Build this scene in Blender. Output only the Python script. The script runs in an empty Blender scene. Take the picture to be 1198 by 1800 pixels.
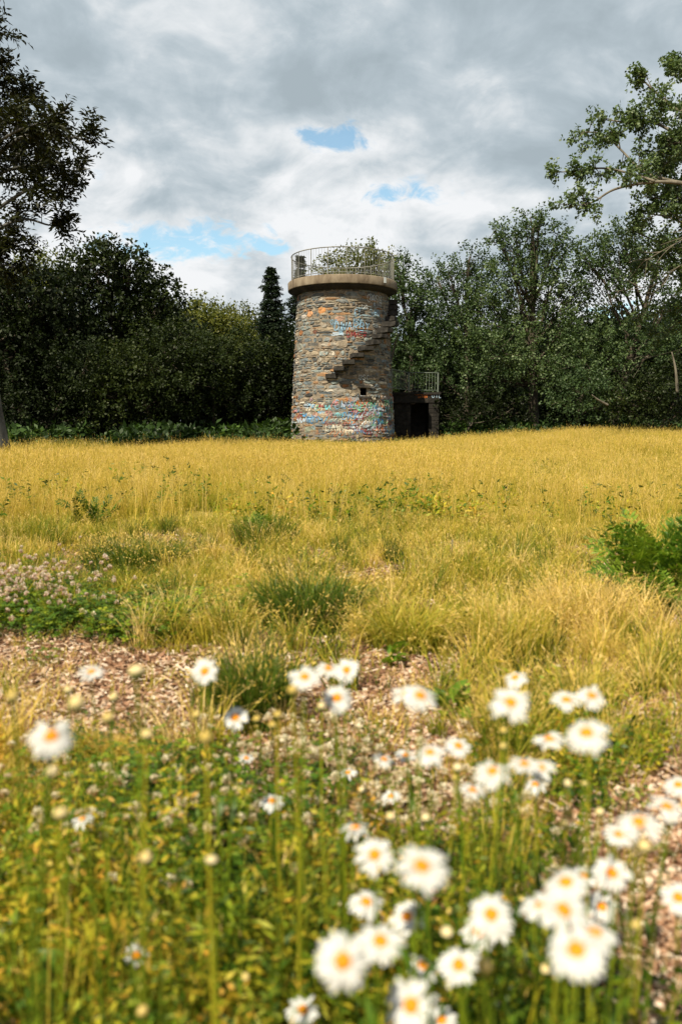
import bpy, bmesh, math, random
import numpy as np
from mathutils import Vector, Matrix
from mathutils.bvhtree import BVHTree

# ------------------------------------------------------------------ camera, world, sun, exposure
S = bpy.context.scene
COL = S.collection
R_ = math.radians
RNG = np.random.default_rng(7)
random.seed(7)

F = 1398.0            # focal length in pixels of a 1198 px wide frame (28 mm on a 24 mm wide sensor)
PITCH = math.atan(150 / F)
EYE = 1.0
cam_d = bpy.data.cameras.new('camera')
cam = bpy.data.objects.new('camera', cam_d)
COL.objects.link(cam)
cam.location = (0, 0, EYE)
cam.rotation_euler = (R_(90) - PITCH, 0, 0)
cam_d.sensor_fit = 'HORIZONTAL'
cam_d.sensor_width = 24.0
cam_d.lens = 28.0
cam_d.clip_start = 0.02
cam_d.clip_end = 2000
cam_d.dof.use_dof = True
cam_d.dof.focus_distance = 24.0
cam_d.dof.aperture_fstop = 2.8
S.camera = cam

SUN_AZ, SUN_EL = 33.0, 51.0     # the sun stands behind the camera, to the left
world = bpy.data.worlds.new('World')
S.world = world
world.use_nodes = True
sun_d = bpy.data.lights.new('sun', 'SUN')
sun_d.energy = 5.0
sun_d.angle = R_(0.5)
sun_d.color = (1.0, 0.89, 0.69)
sun = bpy.data.objects.new('sun', sun_d)
COL.objects.link(sun)
sdir = Vector((-math.sin(R_(SUN_AZ)) * math.cos(R_(SUN_EL)), -math.cos(R_(SUN_AZ)) * math.cos(R_(SUN_EL)), math.sin(R_(SUN_EL))))
sun.rotation_euler = sdir.to_track_quat('Z', 'Y').to_euler()
sun.location = (-10, -10, 30)
S.view_settings.view_transform = 'Standard'
S.view_settings.look = 'None'
S.view_settings.gamma = 1
S.view_settings.use_curve_mapping = False
S.view_settings.exposure = 1.02
S.cycles.max_bounces = 5
S.cycles.diffuse_bounces = 3
S.cycles.transmission_bounces = 3
S.cycles.glossy_bounces = 2
S.cycles.transparent_max_bounces = 4


def at(px, py, Y):
    """world point seen at photo pixel (px, py) lying at world depth Y"""
    u = (px - 599) / F
    v = (900 - py) / F
    d = np.array([u, math.cos(PITCH) + v * math.sin(PITCH), -math.sin(PITCH) + v * math.cos(PITCH)])
    k = Y / d[1]
    return np.array([0, 0, EYE]) + d * k


def to_px(P):
    P = np.asarray(P, float).reshape(-1, 3)
    y, z = P[:, 1], P[:, 2] - EYE
    dep = y * math.cos(PITCH) - z * math.sin(PITCH)
    up = y * math.sin(PITCH) + z * math.cos(PITCH)
    dep = np.maximum(dep, 1e-3)
    return 599 + F * P[:, 0] / dep, 900 - F * up / dep


def sstep(a, b, x):
    t = np.clip((x - a) / (b - a), 0, 1)
    return t * t * (3 - 2 * t)


# ------------------------------------------------------------------ node helpers
class NT:
    def __init__(s, tree):
        s.t = tree
        s.n = tree.nodes
        s.l = tree.links

    def node(s, typ, **kw):
        n = s.n.new(typ)
        for k, v in kw.items():
            setattr(n, k, v)
        return n

    def put(s, sock, v):
        if isinstance(v, bpy.types.NodeSocket):
            s.l.new(v, sock)
        else:
            if hasattr(sock.default_value, '__len__') and not isinstance(v, (int, float)):
                v = tuple(v) + ((1,) if len(sock.default_value) == 4 and len(v) == 3 else ())
            sock.default_value = v

    def math(s, op, a, b=0.0, c=None, clamp=False):
        n = s.node('ShaderNodeMath', operation=op, use_clamp=clamp)
        s.put(n.inputs[0], a)
        s.put(n.inputs[1], b)
        if c is not None:
            s.put(n.inputs[2], c)
        return n.outputs[0]

    def mix(s, f, a, b, blend='MIX'):
        n = s.node('ShaderNodeMix', data_type='RGBA', blend_type=blend)
        s.put(n.inputs[0], f)
        s.put(n.inputs[6], a)
        s.put(n.inputs[7], b)
        return n.outputs[2]

    def smooth(s, x, a, b):
        n = s.node('ShaderNodeMapRange', interpolation_type='SMOOTHSTEP')
        s.put(n.inputs[0], x)
        s.put(n.inputs[1], a)
        s.put(n.inputs[2], b)
        return n.outputs[0]

    def noise(s, vec, scale, detail=6, rough=0.55, dist=0.0, dim='3D'):
        n = s.node('ShaderNodeTexNoise', noise_dimensions=dim)
        if vec is not None:
            s.l.new(vec, n.inputs['Vector'])
        n.inputs['Scale'].default_value = scale
        n.inputs['Detail'].default_value = detail
        n.inputs['Roughness'].default_value = rough
        n.inputs['Distortion'].default_value = dist
        return n.outputs[0]

    def comb(s, x, y, z=0.0):
        n = s.node('ShaderNodeCombineXYZ')
        s.put(n.inputs[0], x)
        s.put(n.inputs[1], y)
        s.put(n.inputs[2], z)
        return n.outputs[0]

    def ramp(s, f, stops):
        n = s.node('ShaderNodeValToRGB')
        e = n.color_ramp.elements
        while len(e) < len(stops):
            e.new(0.5)
        for k, (p, c) in enumerate(stops):
            e[k].position = p
            e[k].color = tuple(c) + (1,)
        s.put(n.inputs[0], f)
        return n.outputs[0]

    def bump(s, h, strength=0.5, dist=0.02):
        n = s.node('ShaderNodeBump')
        n.inputs['Strength'].default_value = strength
        n.inputs['Distance'].default_value = dist
        s.put(n.inputs['Height'], h)
        return n.outputs[0]


# ------------------------------------------------------------------ sky: Nishita blue behind a broken grey cloud deck
def build_world():
    N = NT(world.node_tree)
    N.n.clear()
    out = N.node('ShaderNodeOutputWorld')
    bg = N.node('ShaderNodeBackground')
    N.l.new(bg.outputs[0], out.inputs[0])
    bg.inputs[1].default_value = 0.10
    sky = N.node('ShaderNodeTexSky')
    sky.sky_type = 'NISHITA'
    sky.sun_disc = False
    sky.sun_elevation = R_(SUN_EL)
    sky.sun_rotation = R_(180 + SUN_AZ)
    sky.air_density = 1.0
    sky.dust_density = 0.6
    tc = N.node('ShaderNodeTexCoord')
    sep = N.node('ShaderNodeSeparateXYZ')
    N.l.new(tc.outputs['Generated'], sep.inputs[0])
    x, y, z = sep.outputs
    zz = N.math('ADD', N.math('MAXIMUM', z, 0.0), 0.40)
    u = N.math('DIVIDE', x, zz)
    v = N.math('DIVIDE', y, zz)
    P = N.comb(u, v, 0.0)
    big = N.noise(P, 1.9, 3, 0.5, 0.4)
    mid = N.noise(P, 4.8, 8, 0.56, 0.5)
    rag = N.noise(P, 19.0, 7, 0.62, 0.6)
    mp = N.node('ShaderNodeMapping')
    N.l.new(P, mp.inputs[0])
    mp.inputs[1].default_value = (3.7, 1.9, 5.0)
    mid2 = N.noise(mp.outputs[0], 9.0, 9, 0.6, 0.8)
    fine = N.noise(P, 9.0, 6, 0.6, 0.3)
    yy = N.math('MAXIMUM', y, 0.05)
    tu = N.math('DIVIDE', x, yy)
    tv = N.math('DIVIDE', z, yy)
    front = N.math('GREATER_THAN', y, 0.05)
    hole = None
    # openings in the deck: centre pixel, half width, half height, strength
    for (px, py, a, b, st) in ((588, 238, 78, 26, 1.05), (705, 338, 95, 26, 0.95), (318, 424, 175, 42, 1.0), (455, 432, 70, 26, .7),
                              (25, 565, 80, 40, .8), (1105, 548, 90, 26, .7), (165, 305, 60, 16, .25)):
        c = at(px, py, 1.0)
        du = N.math('DIVIDE', N.math('SUBTRACT', tu, c[0]), a / F)
        dv = N.math('DIVIDE', N.math('SUBTRACT', tv, c[2] - EYE), b / F)
        d2 = N.math('ADD', N.math('MULTIPLY', du, du), N.math('MULTIPLY', dv, dv))
        g = N.math('MULTIPLY', N.math('POWER', 2.718, N.math('MULTIPLY', d2, -1.3)), st)
        hole = g if hole is None else N.math('MAXIMUM', hole, g)
    hole = N.math('MULTIPLY', hole, front)
    # raggedness
    h2 = N.math('ADD', hole, N.math('MULTIPLY', N.math('SUBTRACT', mid2, 0.5), 1.7))
    h2 = N.math('ADD', h2, N.math('MULTIPLY', N.math('SUBTRACT', rag, 0.5), 2.6))
    blue = N.math('MULTIPLY', N.smooth(h2, 0.32, 1.05), 0.92)
    blue = N.math('MULTIPLY', blue, N.smooth(hole, 0.06, 0.35))
    # tone of the deck
    t = N.math('ADD', N.math('MULTIPLY', big, 0.75), N.math('MULTIPLY', mid, 0.85))
    t = N.math('ADD', t, N.math('MULTIPLY', mid2, 0.40))
    t = N.math('ADD', t, N.math('MULTIPLY', fine, 0.18))
    bil = N.math('ABSOLUTE', N.math('SUBTRACT', N.noise(P, 5.2, 5, 0.5, 0.2), 0.5))
    t = N.math('ADD', t, N.math('MULTIPLY', N.math('SUBTRACT', bil, 0.06), 0.55))
    # brighter band low in the sky, where the thin edges of the clouds catch the sun
    low = N.math('SUBTRACT', 1.0, N.smooth(z, 0.02, 0.36))
    t = N.math('ADD', t, N.math('MULTIPLY', low, 0.19))
    t = N.math('ADD', t, N.math('MULTIPLY', N.math('POWER', N.math('MAXIMUM', hole, 0.0001), 0.35), 0.22))
    tone = N.math('DIVIDE', t, 2.1)
    k = 8.3
    def c(r, g, b):
        return (r * 1.0, g * 1.0, b * 1.0)
    cl = N.ramp(tone, [(0.43, c(.235, .278, .305)), (0.485, c(.272, .318, .348)), (0.53, c(.330, .372, .400)), (0.575, c(.425, .452, .470)), (0.64, c(.54, .55, .56))])
    clk = N.mix(1.0, cl, (k, k, k), 'MULTIPLY')
    skyc = N.mix(1.0, sky.outputs[0], (.88, 1.0, .88), 'MULTIPLY')
    N.l.new(N.mix(blue, clk, skyc), bg.inputs[0])


build_world()


# ------------------------------------------------------------------ materials
def new_mat(name):
    m = bpy.data.materials.new(name)
    m.use_nodes = True
    N = NT(m.node_tree)
    N.n.clear()
    out = N.node('ShaderNodeOutputMaterial')
    return m, N, out


def mat_leaf(name, stops, trans=0.3, rough=0.5, spec=0.25, ocol=0.25):
    """foliage: the 'tint' attribute of each leaf or blade picks its colour from stops"""
    m, N, out = new_mat(name)
    a = N.node('ShaderNodeAttribute', attribute_name='tint')
    oi = N.node('ShaderNodeObjectInfo')
    f = N.math('ADD', a.outputs['Fac'], N.math('MULTIPLY', N.math('SUBTRACT', oi.outputs['Random'], 0.5), ocol))
    col = N.ramp(f, stops)
    p = N.node('ShaderNodeBsdfPrincipled')
    N.put(p.inputs['Base Color'], col)
    p.inputs['Roughness'].default_value = rough
    p.inputs['Specular IOR Level'].default_value = spec
    tr = N.node('ShaderNodeBsdfTranslucent')
    N.put(tr.inputs[0], N.mix(1.0, col, (1.15, 1.2, 0.55), 'MULTIPLY'))
    mx = N.node('ShaderNodeMixShader')
    mx.inputs[0].default_value = trans
    N.l.new(p.outputs[0], mx.inputs[1])
    N.l.new(tr.outputs[0], mx.inputs[2])
    N.l.new(mx.outputs[0], out.inputs[0])
    return m


def mat_noise(name, stops, scale=8, detail=8, rough=0.9, bump=0.4, bdist=0.02, stretch=(1, 1, 1), obj_rand=0.0, spec=0.2, metal=0.0):
    m, N, out = new_mat(name)
    tc = N.node('ShaderNodeTexCoord')
    mp = N.node('ShaderNodeMapping')
    N.l.new(tc.outputs['Object'], mp.inputs[0])
    mp.inputs[3].default_value = stretch
    n1 = N.noise(mp.outputs[0], scale, detail, 0.6, 0.3)
    f = n1
    if obj_rand:
        oi = N.node('ShaderNodeObjectInfo')
        f = N.math('ADD', n1, N.math('MULTIPLY', N.math('SUBTRACT', oi.outputs['Random'], 0.5), obj_rand))
    p = N.node('ShaderNodeBsdfPrincipled')
    N.put(p.inputs['Base Color'], N.ramp(f, stops))
    p.inputs['Roughness'].default_value = rough
    p.inputs['Specular IOR Level'].default_value = spec
    p.inputs['Metallic'].default_value = metal
    if bump:
        N.l.new(N.bump(N.noise(mp.outputs[0], scale * 3, 6, 0.6), bump, bdist), p.inputs['Normal'])
    N.l.new(p.outputs[0], out.inputs[0])
    return m


def mat_stone():
    m, N, out = new_mat('rubble_stone')
    a = N.node('ShaderNodeAttribute', attribute_name='stone_color')
    tc = N.node('ShaderNodeTexCoord')
    P = tc.outputs['Object']
    n1 = N.noise(P, 7.0, 8, 0.62, 0.4)
    n2 = N.noise(P, 28.0, 6, 0.6)
    rust = N.noise(P, 3.1, 7, 0.65, 0.6)
    rust = N.math('SUBTRACT', rust, 0.03)
    col = N.mix(1.0, a.outputs['Color'], N.ramp(n1, [(.28, (.46, .45, .43)), (.5, (.80, .80, .80)), (.7, (1.12, 1.10, 1.05))]), 'MULTIPLY')
    col = N.mix(N.math('MULTIPLY', N.smooth(rust, .53, .68), 0.6), col, (.27, .115, .030))
    col = N.mix(N.math('MULTIPLY', N.smooth(n2, .62, .75), 0.45), col, (.42, .38, .30))
    col = N.mix(N.math('MULTIPLY', N.smooth(N.math('SUBTRACT', 1.0, n1), .56, .68), 0.6), col, (.035, .035, .032))
    p = N.node('ShaderNodeBsdfPrincipled')
    N.put(p.inputs['Base Color'], col)
    p.inputs['Roughness'].default_value = 0.85
    p.inputs['Specular IOR Level'].default_value = 0.25
    h = N.math('ADD', N.noise(P, 16, 8, 0.65), N.math('MULTIPLY', n2, 0.5))
    N.l.new(N.bump(h, 0.6, 0.02), p.inputs['Normal'])
    N.l.new(p.outputs[0], out.inputs[0])
    return m


def mat_flat(name, col, rough=0.8, spec=0.2, metal=0.0, var=0.12, scale=20):
    c0 = tuple(max(0, k * (1 - var)) for k in col)
    c1 = tuple(min(1, k * (1 + var)) for k in col)
    return mat_noise(name, [(.3, c0), (.7, c1)], scale, 4, rough, 0.0, spec=spec, metal=metal)


M = {}
M['stone'] = mat_stone()
M['mortar'] = mat_noise('lime_mortar', [(.3, (0.07466, 0.06108, 0.04703)), (.5, (0.168, 0.1399, 0.1064)), (.72, (0.2614, 0.2266, 0.1792))], 9, 8, .95, .8, .03)
M['concrete'] = mat_noise('stained_concrete', [(.30, (0.03634, 0.0272, 0.01982)), (.43, (0.105, 0.08075, 0.05586)), (.58, (0.1615, 0.1318, 0.0946)), (.75, (0.2261, 0.1913, 0.1442))], 2.4, 9, .9, .35, .02, stretch=(1.292, 1.36, 0.4956))
M['step_stone'] = mat_noise('slate_step', [(.3, (.012, .011, .010)), (.55, (.028, .026, .023)), (.75, (.06, .055, .048))], 6, 8, .9, .6, .03)
M['annex_stone'] = mat_noise('shade_toned_stone', [(.3, (.006, .006, .005)), (.55, (.016, .014, .012)), (.75, (.034, .030, .025))], 6, 8, .9, .6, .03)  # darker copy of dark_stone; the landing's shade is put into its colour
M['added_shade_ring'] = mat_noise('shade_dark_concrete', [(.3, (.015, .013, .011)), (.6, (.035, .030, .025)), (.8, (.06, .05, .04))], 3, 8, .9, .4, .02)  # near-black concrete; the shade under the slab is put into its colour
M['dark_stone'] = mat_noise('dark_weathered_stone', [(.3, (.018, .017, .015)), (.55, (.045, .040, .034)), (.75, (.085, .075, .06))], 6, 8, .9, .6, .03)
M['metal'] = mat_noise('galvanised_railing', [(.3, (.08, .08, .07)), (.6, (.17, .17, .15)), (.8, (.26, .24, .20))], 4, 4, .5, 0, spec=.4)
M['metal_green'] = mat_noise('dull_green_railing', [(.3, (.05, .065, .055)), (.6, (.10, .12, .10))], 4, 4, .5, 0, spec=.4)
M['niche'] = mat_flat('shade_dark_recess', (.012, .011, .010), .95)  # shade inside the window opening, put into the colour of its faces
M['bark'] = mat_noise('grey_brown_bark', [(.3, (0.02275, 0.0182, 0.013)), (.55, (0.05525, 0.0455, 0.0338)), (.75, (0.0975, 0.0845, 0.065))], 5, 8, .9, .7, .03, stretch=(0.975, 0.975, 0.26))
M['bark_pale'] = mat_noise('pale_poplar_bark', [(.3, (0.048, 0.0416, 0.032)), (.5, (0.112, 0.1, 0.076)), (.75, (0.176, 0.16, 0.128))], 5, 7, .85, .5, .02, stretch=(0.96, 0.96, 0.4))
M['bark_grey'] = mat_noise('smooth_grey_bark', [(.3, (.03, .03, .028)), (.5, (.07, .07, .065)), (.75, (.12, .12, .11))], 3, 8, .85, .4, .02)
M['leaf_dark'] = mat_leaf('dark_leaf', [(0, (0.0051, 0.0085, 0.0034)), (.5, (0.0119, 0.01955, 0.0051)), (1, (0.034, 0.0459, 0.0102))], .22, .55, .12)
M['leaf_mid'] = mat_leaf('olive_leaf', [(0, (0.0081, 0.0126, 0.0036)), (.5, (0.0189, 0.0297, 0.0072)), (1, (0.0495, 0.063, 0.0153))], .28, .5, .15)
M['leaf_yellow'] = mat_leaf('yellow_green_leaf', [(0, (.035, .045, .009)), (.5, (.075, .09, .017)), (1, (.17, .165, .035))], .35, .5, .2)
M['leaf_poplar'] = mat_leaf('poplar_leaf', [(0, (0.01656, 0.03128, 0.01104)), (.5, (0.0414, 0.07176, 0.02576)), (.85, (0.092, 0.1334, 0.0506)), (1, (0.1748, 0.2208, 0.1196))], .30, .5, .22)
M['leaf_near'] = mat_leaf('dark_compound_leaf', [(0, (0.0072, 0.008, 0.0024)), (.5, (0.016, 0.0192, 0.0048)), (1, (0.044, 0.0496, 0.0096))], .28, .5, .15)
M['leaf_under'] = mat_leaf('undergrowth_leaf', [(0, (.012, .024, .006)), (.5, (.035, .07, .014)), (1, (.10, .16, .035))], .25, .5, .2)
M['needle'] = mat_leaf('conifer_needle', [(0, (.006, .012, .007)), (.5, (.016, .028, .014)), (1, (.040, .062, .026))], .1, .6, .1)
GR = [(0, (0.02634, 0.05706, 0.00599)), (.22, (0.08781, 0.1301, 0.01123)), (.42, (0.2371, 0.2391, 0.02096)), (.62, (0.4127, 0.323, 0.03594)), (.82, (0.5444, 0.3776, 0.08986)), (1, (0.6147, 0.4531, 0.1798))]
M['grass'] = mat_leaf('meadow_grass_blade', GR, .35, .55, .2, .30)
M['tussock'] = mat_leaf('tussock_blade', GR, .35, .5, .25, 0.0)
M['weed'] = mat_leaf('weed_leaf', [(0, (0.01594, 0.0445, 0.002264)), (.3, (0.05757, 0.1159, 0.005661)), (.55, (0.1683, 0.2178, 0.01019)), (.78, (0.372, 0.306, 0.02038)), (1, (0.4606, 0.2503, 0.03114))], .3, .5, .25, .3)
M['fern'] = mat_leaf('bright_fern_leaf', [(0, (0.02394, 0.06732, 0.00486)), (.5, (0.08977, 0.1663, 0.01215)), (1, (0.2223, 0.293, 0.02835))], .35, .45, .3, .2)
M['clover_pink'] = mat_leaf('pink_clover_floret', [(0, (0.306, 0.153, 0.108)), (.4, (0.54, 0.387, 0.342)), (1, (0.666, 0.585, 0.54))], .3, .7, .1, .35)
M['clover_cream'] = mat_leaf('cream_clover_floret', [(0, (0.2508, 0.1358, 0.05225)), (.4, (0.5016, 0.3971, 0.2612)), (1, (0.627, 0.5747, 0.4598))], .3, .7, .1, .45)
M['petal'] = mat_leaf('white_petal', [(0, (0.4, 0.408, 0.4)), (1, (0.464, 0.464, 0.448))], .15, .6, .15, .1)
M['disc'] = mat_noise('yellow_flower_disc', [(.3, (0.391, 0.119, 0.0017)), (.6, (0.51, 0.187, 0.0034)), (.8, (0.561, 0.255, 0.0085))], 260, 3, .7, .6, .001)
M['bud'] = mat_noise('cream_bud', [(.3, (0.306, 0.221, 0.0425)), (.5, (0.442, 0.3485, 0.1445)), (.75, (0.51, 0.442, 0.2805))], 120, 3, .7, 0, obj_rand=.4)
M['calyx'] = mat_flat('green_calyx', (.075, .11, .02), .7)
M['chip'] = mat_noise('wood_chip', [(.15, (0.07529, 0.03466, 0.01663)), (.4, (0.2259, 0.1194, 0.06807)), (.6, (0.3614, 0.2387, 0.1513)), (.85, (0.5271, 0.4467, 0.3554))], 14, 4, .9, 0, obj_rand=.75)


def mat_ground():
    m, N, out = new_mat('soil_and_mulch')
    tc = N.node('ShaderNodeTexCoord')
    P = tc.outputs['Object']
    sep = N.node('ShaderNodeSeparateXYZ')
    N.l.new(P, sep.inputs[0])
    n1 = N.noise(P, 1.3, 8, 0.6, .3)
    n2 = N.noise(P, 34, 6, 0.65, .3)
    mul = N.ramp(n2, [(.25, (.045, .022, .011)), (.45, (.14, .075, .040)), (.6, (.25, .15, .085)), (.8, (.38, .27, .18))])
    grs = N.ramp(n1, [(.3, (.11, .10, .02)), (.5, (.22, .18, .04)), (.7, (.32, .24, .07))])
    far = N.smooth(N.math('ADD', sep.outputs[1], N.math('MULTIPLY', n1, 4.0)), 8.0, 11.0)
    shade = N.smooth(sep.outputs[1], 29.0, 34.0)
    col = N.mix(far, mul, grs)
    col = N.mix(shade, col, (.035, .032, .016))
    p = N.node('ShaderNodeBsdfPrincipled')
    N.put(p.inputs['Base Color'], col)
    p.inputs['Roughness'].default_value = .95
    p.inputs['Specular IOR Level'].default_value = .1
    N.l.new(N.bump(n2, 1.0, .02), p.inputs['Normal'])
    N.l.new(p.outputs[0], out.inputs[0])
    return m


M['ground'] = mat_ground()


# ------------------------------------------------------------------ mesh helpers
def link(o, parent=None):
    COL.objects.link(o)
    if parent is not None:
        o.parent = parent
    return o


def mesh_np(name, V, Fc, mat, attrs=None, smooth=False, cattrs=None):
    """V (n,3); Fc: list of integer arrays, each (m,k) of k-gons"""
    me = bpy.data.meshes.new(name)
    V = np.ascontiguousarray(V, np.float32)
    Fc = [np.asarray(f, np.int32) for f in Fc if len(f)]
    nl = sum(f.size for f in Fc)
    nf = sum(len(f) for f in Fc)
    me.vertices.add(len(V))
    me.vertices.foreach_set('co', V.ravel())
    me.loops.add(nl)
    me.loops.foreach_set('vertex_index', np.concatenate([f.ravel() for f in Fc]))
    me.polygons.add(nf)
    cnt = np.concatenate([np.full(len(f), f.shape[1], np.int32) for f in Fc])
    me.polygons.foreach_set('loop_start', np.concatenate([[0], np.cumsum(cnt)[:-1]]).astype(np.int32))
    if smooth:
        me.polygons.foreach_set('use_smooth', np.ones(nf, bool))
    me.update(calc_edges=True)
    for k, a in (attrs or {}).items():
        at_ = me.attributes.new(k, 'FLOAT', 'POINT')
        at_.data.foreach_set('value', np.ascontiguousarray(a, np.float32))
    for k, a in (cattrs or {}).items():
        at_ = me.attributes.new(k, 'FLOAT_COLOR', 'POINT')
        at_.data.foreach_set('color', np.ascontiguousarray(a, np.float32).ravel())
    if mat is not None:
        me.materials.append(mat)
    return me


def obj(name, me, parent=None, loc=None, rot=None, scale=None, do_link=True):
    o = bpy.data.objects.new(name, me)
    if do_link:
        link(o, parent)
    if loc is not None:
        o.location = tuple(loc)
    if rot is not None:
        o.rotation_euler = rot
    if scale is not None:
        o.scale = (scale,) * 3 if isinstance(scale, (int, float)) else scale
    return o


def empty(name, loc, label, cat, group=None, rotz=0):
    o = bpy.data.objects.new(name, None)
    COL.objects.link(o)
    o.empty_display_size = .2
    o.location = tuple(loc)
    o.rotation_euler = (0, 0, rotz)
    return tag(o, label, cat, group)


def tag(o, label=None, cat=None, group=None, kind=None):
    if label:
        o['label'] = label
    if cat:
        o['category'] = cat
    if group:
        o['group'] = group
    if kind:
        o['kind'] = kind
    return o


class MB:
    """collects small pieces into one mesh"""
    def __init__(s):
        s.V, s.F = [], []
        s.n = 0

    def add(s, V, Fs):
        s.V.append(np.asarray(V, float))
        for f in Fs:
            s.F.append(tuple(int(i) + s.n for i in f))
        s.n += len(V)

    def box(s, lo, hi, jit=0.0):
        lo, hi = np.array(lo, float), np.array(hi, float)
        V = np.array([[x, y, z] for x in (lo[0], hi[0]) for y in (lo[1], hi[1]) for z in (lo[2], hi[2])])
        if jit:
            V += RNG.uniform(-jit, jit, V.shape)
        s.add(V, [(0, 1, 3, 2), (4, 6, 7, 5), (0, 4, 5, 1), (2, 3, 7, 6), (0, 2, 6, 4), (1, 5, 7, 3)])

    def tube(s, pts, rad, n=6, cap=True):
        pts = np.asarray(pts, float)
        rad = np.broadcast_to(np.asarray(rad, float), (len(pts),))
        T = np.gradient(pts, axis=0)
        T /= np.linalg.norm(T, axis=1)[:, None] + 1e-9
        ref = np.array([0, 0, 1.0]) if abs(T[0][2]) < .9 else np.array([1.0, 0, 0])
        V = []
        a = np.linspace(0, 2 * np.pi, n, endpoint=False)
        for p, t, r in zip(pts, T, rad):
            u = np.cross(ref, t)
            u /= np.linalg.norm(u) + 1e-9
            w = np.cross(t, u)
            ref = np.cross(u, t) * -1 if False else w if abs(np.dot(w, t)) < .9 else ref
            ref = w
            # keep frame: next ref is w so that u stays continuous
            V.append(p + r * (np.cos(a)[:, None] * u + np.sin(a)[:, None] * w))
            ref = np.cross(t, u)
        V = np.concatenate(V)
        Fs = []
        m = len(pts)
        for i in range(m - 1):
            for j in range(n):
                k = (j + 1) % n
                Fs.append((i * n + j, i * n + k, (i + 1) * n + k, (i + 1) * n + j))
        if cap:
            Fs.append(tuple(range(n))[::-1])
            Fs.append(tuple((m - 1) * n + j for j in range(n)))
        s.add(V, Fs)

    def mesh(s, name, mat, smooth=False):
        me = bpy.data.meshes.new(name)
        me.from_pydata(np.concatenate(s.V).tolist(), [], s.F)
        if smooth:
            me.polygons.foreach_set('use_smooth', np.ones(len(me.polygons), bool))
        me.update()
        me.materials.append(mat)
        return me


def lathe(name, prof, seg, mat, smooth=True):
    a = np.linspace(0, 2 * np.pi, seg, endpoint=False)
    V = np.concatenate([np.stack([r * np.cos(a), r * np.sin(a), np.full(seg, z)], 1) for r, z in prof])
    q = []
    for i in range(len(prof) - 1):
        j = np.arange(seg)
        k = (j + 1) % seg
        q.append(np.stack([i * seg + j, i * seg + k, (i + 1) * seg + k, (i + 1) * seg + j], 1))
    return mesh_np(name, V, [np.concatenate(q)], mat, smooth=smooth)


# ------------------------------------------------------------------ scatter (only for uncountable stuff)
def make_scatter_tree():
    ng = bpy.data.node_groups.new('scatter_clumps', 'GeometryNodeTree')
    ng.interface.new_socket('Geometry', in_out='INPUT', socket_type='NodeSocketGeometry')
    ng.interface.new_socket('Clumps', in_out='INPUT', socket_type='NodeSocketCollection')
    ng.interface.new_socket('Geometry', in_out='OUTPUT', socket_type='NodeSocketGeometry')
    gi = ng.nodes.new('NodeGroupInput')
    go = ng.nodes.new('NodeGroupOutput')
    ci = ng.nodes.new('GeometryNodeCollectionInfo')
    ci.inputs['Separate Children'].default_value = True
    ci.inputs['Reset Children'].default_value = True
    ip = ng.nodes.new('GeometryNodeInstanceOnPoints')
    ip.inputs['Pick Instance'].default_value = True

    def na(name, typ):
        n = ng.nodes.new('GeometryNodeInputNamedAttribute')
        n.data_type = typ
        n.inputs['Name'].default_value = name
        return n.outputs[0]
    L = ng.links.new
    L(gi.outputs[0], ip.inputs['Points'])
    L(gi.outputs[1], ci.inputs[0])
    L(ci.outputs[0], ip.inputs['Instance'])
    L(na('pick', 'INT'), ip.inputs['Instance Index'])
    e2r = ng.nodes.new('FunctionNodeEulerToRotation')
    L(na('turn', 'FLOAT_VECTOR'), e2r.inputs[0])
    L(e2r.outputs[0], ip.inputs['Rotation'])
    L(na('size', 'FLOAT_VECTOR'), ip.inputs['Scale'])
    L(ip.outputs[0], go.inputs[0])
    return ng


SCATTER = make_scatter_tree()


def scatter(name, meshes, P, size, tilt=0.12, parent=None, label=None, cat=None, pick=None, free=False):
    """one object of kind stuff whose clumps are instanced on its points"""
    n = len(P)
    me = bpy.data.meshes.new(name)
    me.vertices.add(n)
    me.vertices.foreach_set('co', np.ascontiguousarray(P, np.float32).ravel())
    a = me.attributes.new('pick', 'INT', 'POINT')
    a.data.foreach_set('value', (RNG.integers(0, len(meshes), n) if pick is None else pick).astype(np.int32))
    a = me.attributes.new('turn', 'FLOAT_VECTOR', 'POINT')
    t = np.stack([RNG.normal(0, tilt, n), RNG.normal(0, tilt, n), RNG.uniform(0, 2 * np.pi, n)], 1)
    if free:
        t = RNG.uniform(0, 2 * np.pi, (n, 3))
    a.data.foreach_set('vector', np.ascontiguousarray(t, np.float32).ravel())
    a = me.attributes.new('size', 'FLOAT_VECTOR', 'POINT')
    size = np.asarray(size, float)
    if size.ndim == 1:
        size = np.stack([size] * 3, 1)
    a.data.foreach_set('vector', np.ascontiguousarray(size, np.float32).ravel())
    coll = bpy.data.collections.new(name + '_clumps')
    for i, m in enumerate(meshes):
        coll.objects.link(bpy.data.objects.new('%s_clump_%02d' % (name, i), m))
    o = obj(name, me, parent)
    md = o.modifiers.new('scatter', 'NODES')
    md.node_group = SCATTER
    sid = [i.identifier for i in SCATTER.interface.items_tree if i.name == 'Clumps'][0]
    md[sid] = coll
    tag(o, label, cat, kind='stuff')
    return o


# ------------------------------------------------------------------ ground
def vnoise(x, y, s, seed=0):
    """cheap smooth value noise"""
    x = np.asarray(x, float) * s + seed * 17.3
    y = np.asarray(y, float) * s + seed * 9.1
    xi, yi = np.floor(x), np.floor(y)
    fx, fy = x - xi, y - yi
    fx, fy = fx * fx * (3 - 2 * fx), fy * fy * (3 - 2 * fy)

    def h(a, b):
        v = np.sin(a * 127.1 + b * 311.7 + seed * 3.3) * 43758.5453
        return v - np.floor(v)
    return (h(xi, yi) * (1 - fx) + h(xi + 1, yi) * fx) * (1 - fy) + (h(xi, yi + 1) * (1 - fx) + h(xi + 1, yi + 1) * fx) * fy


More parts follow.
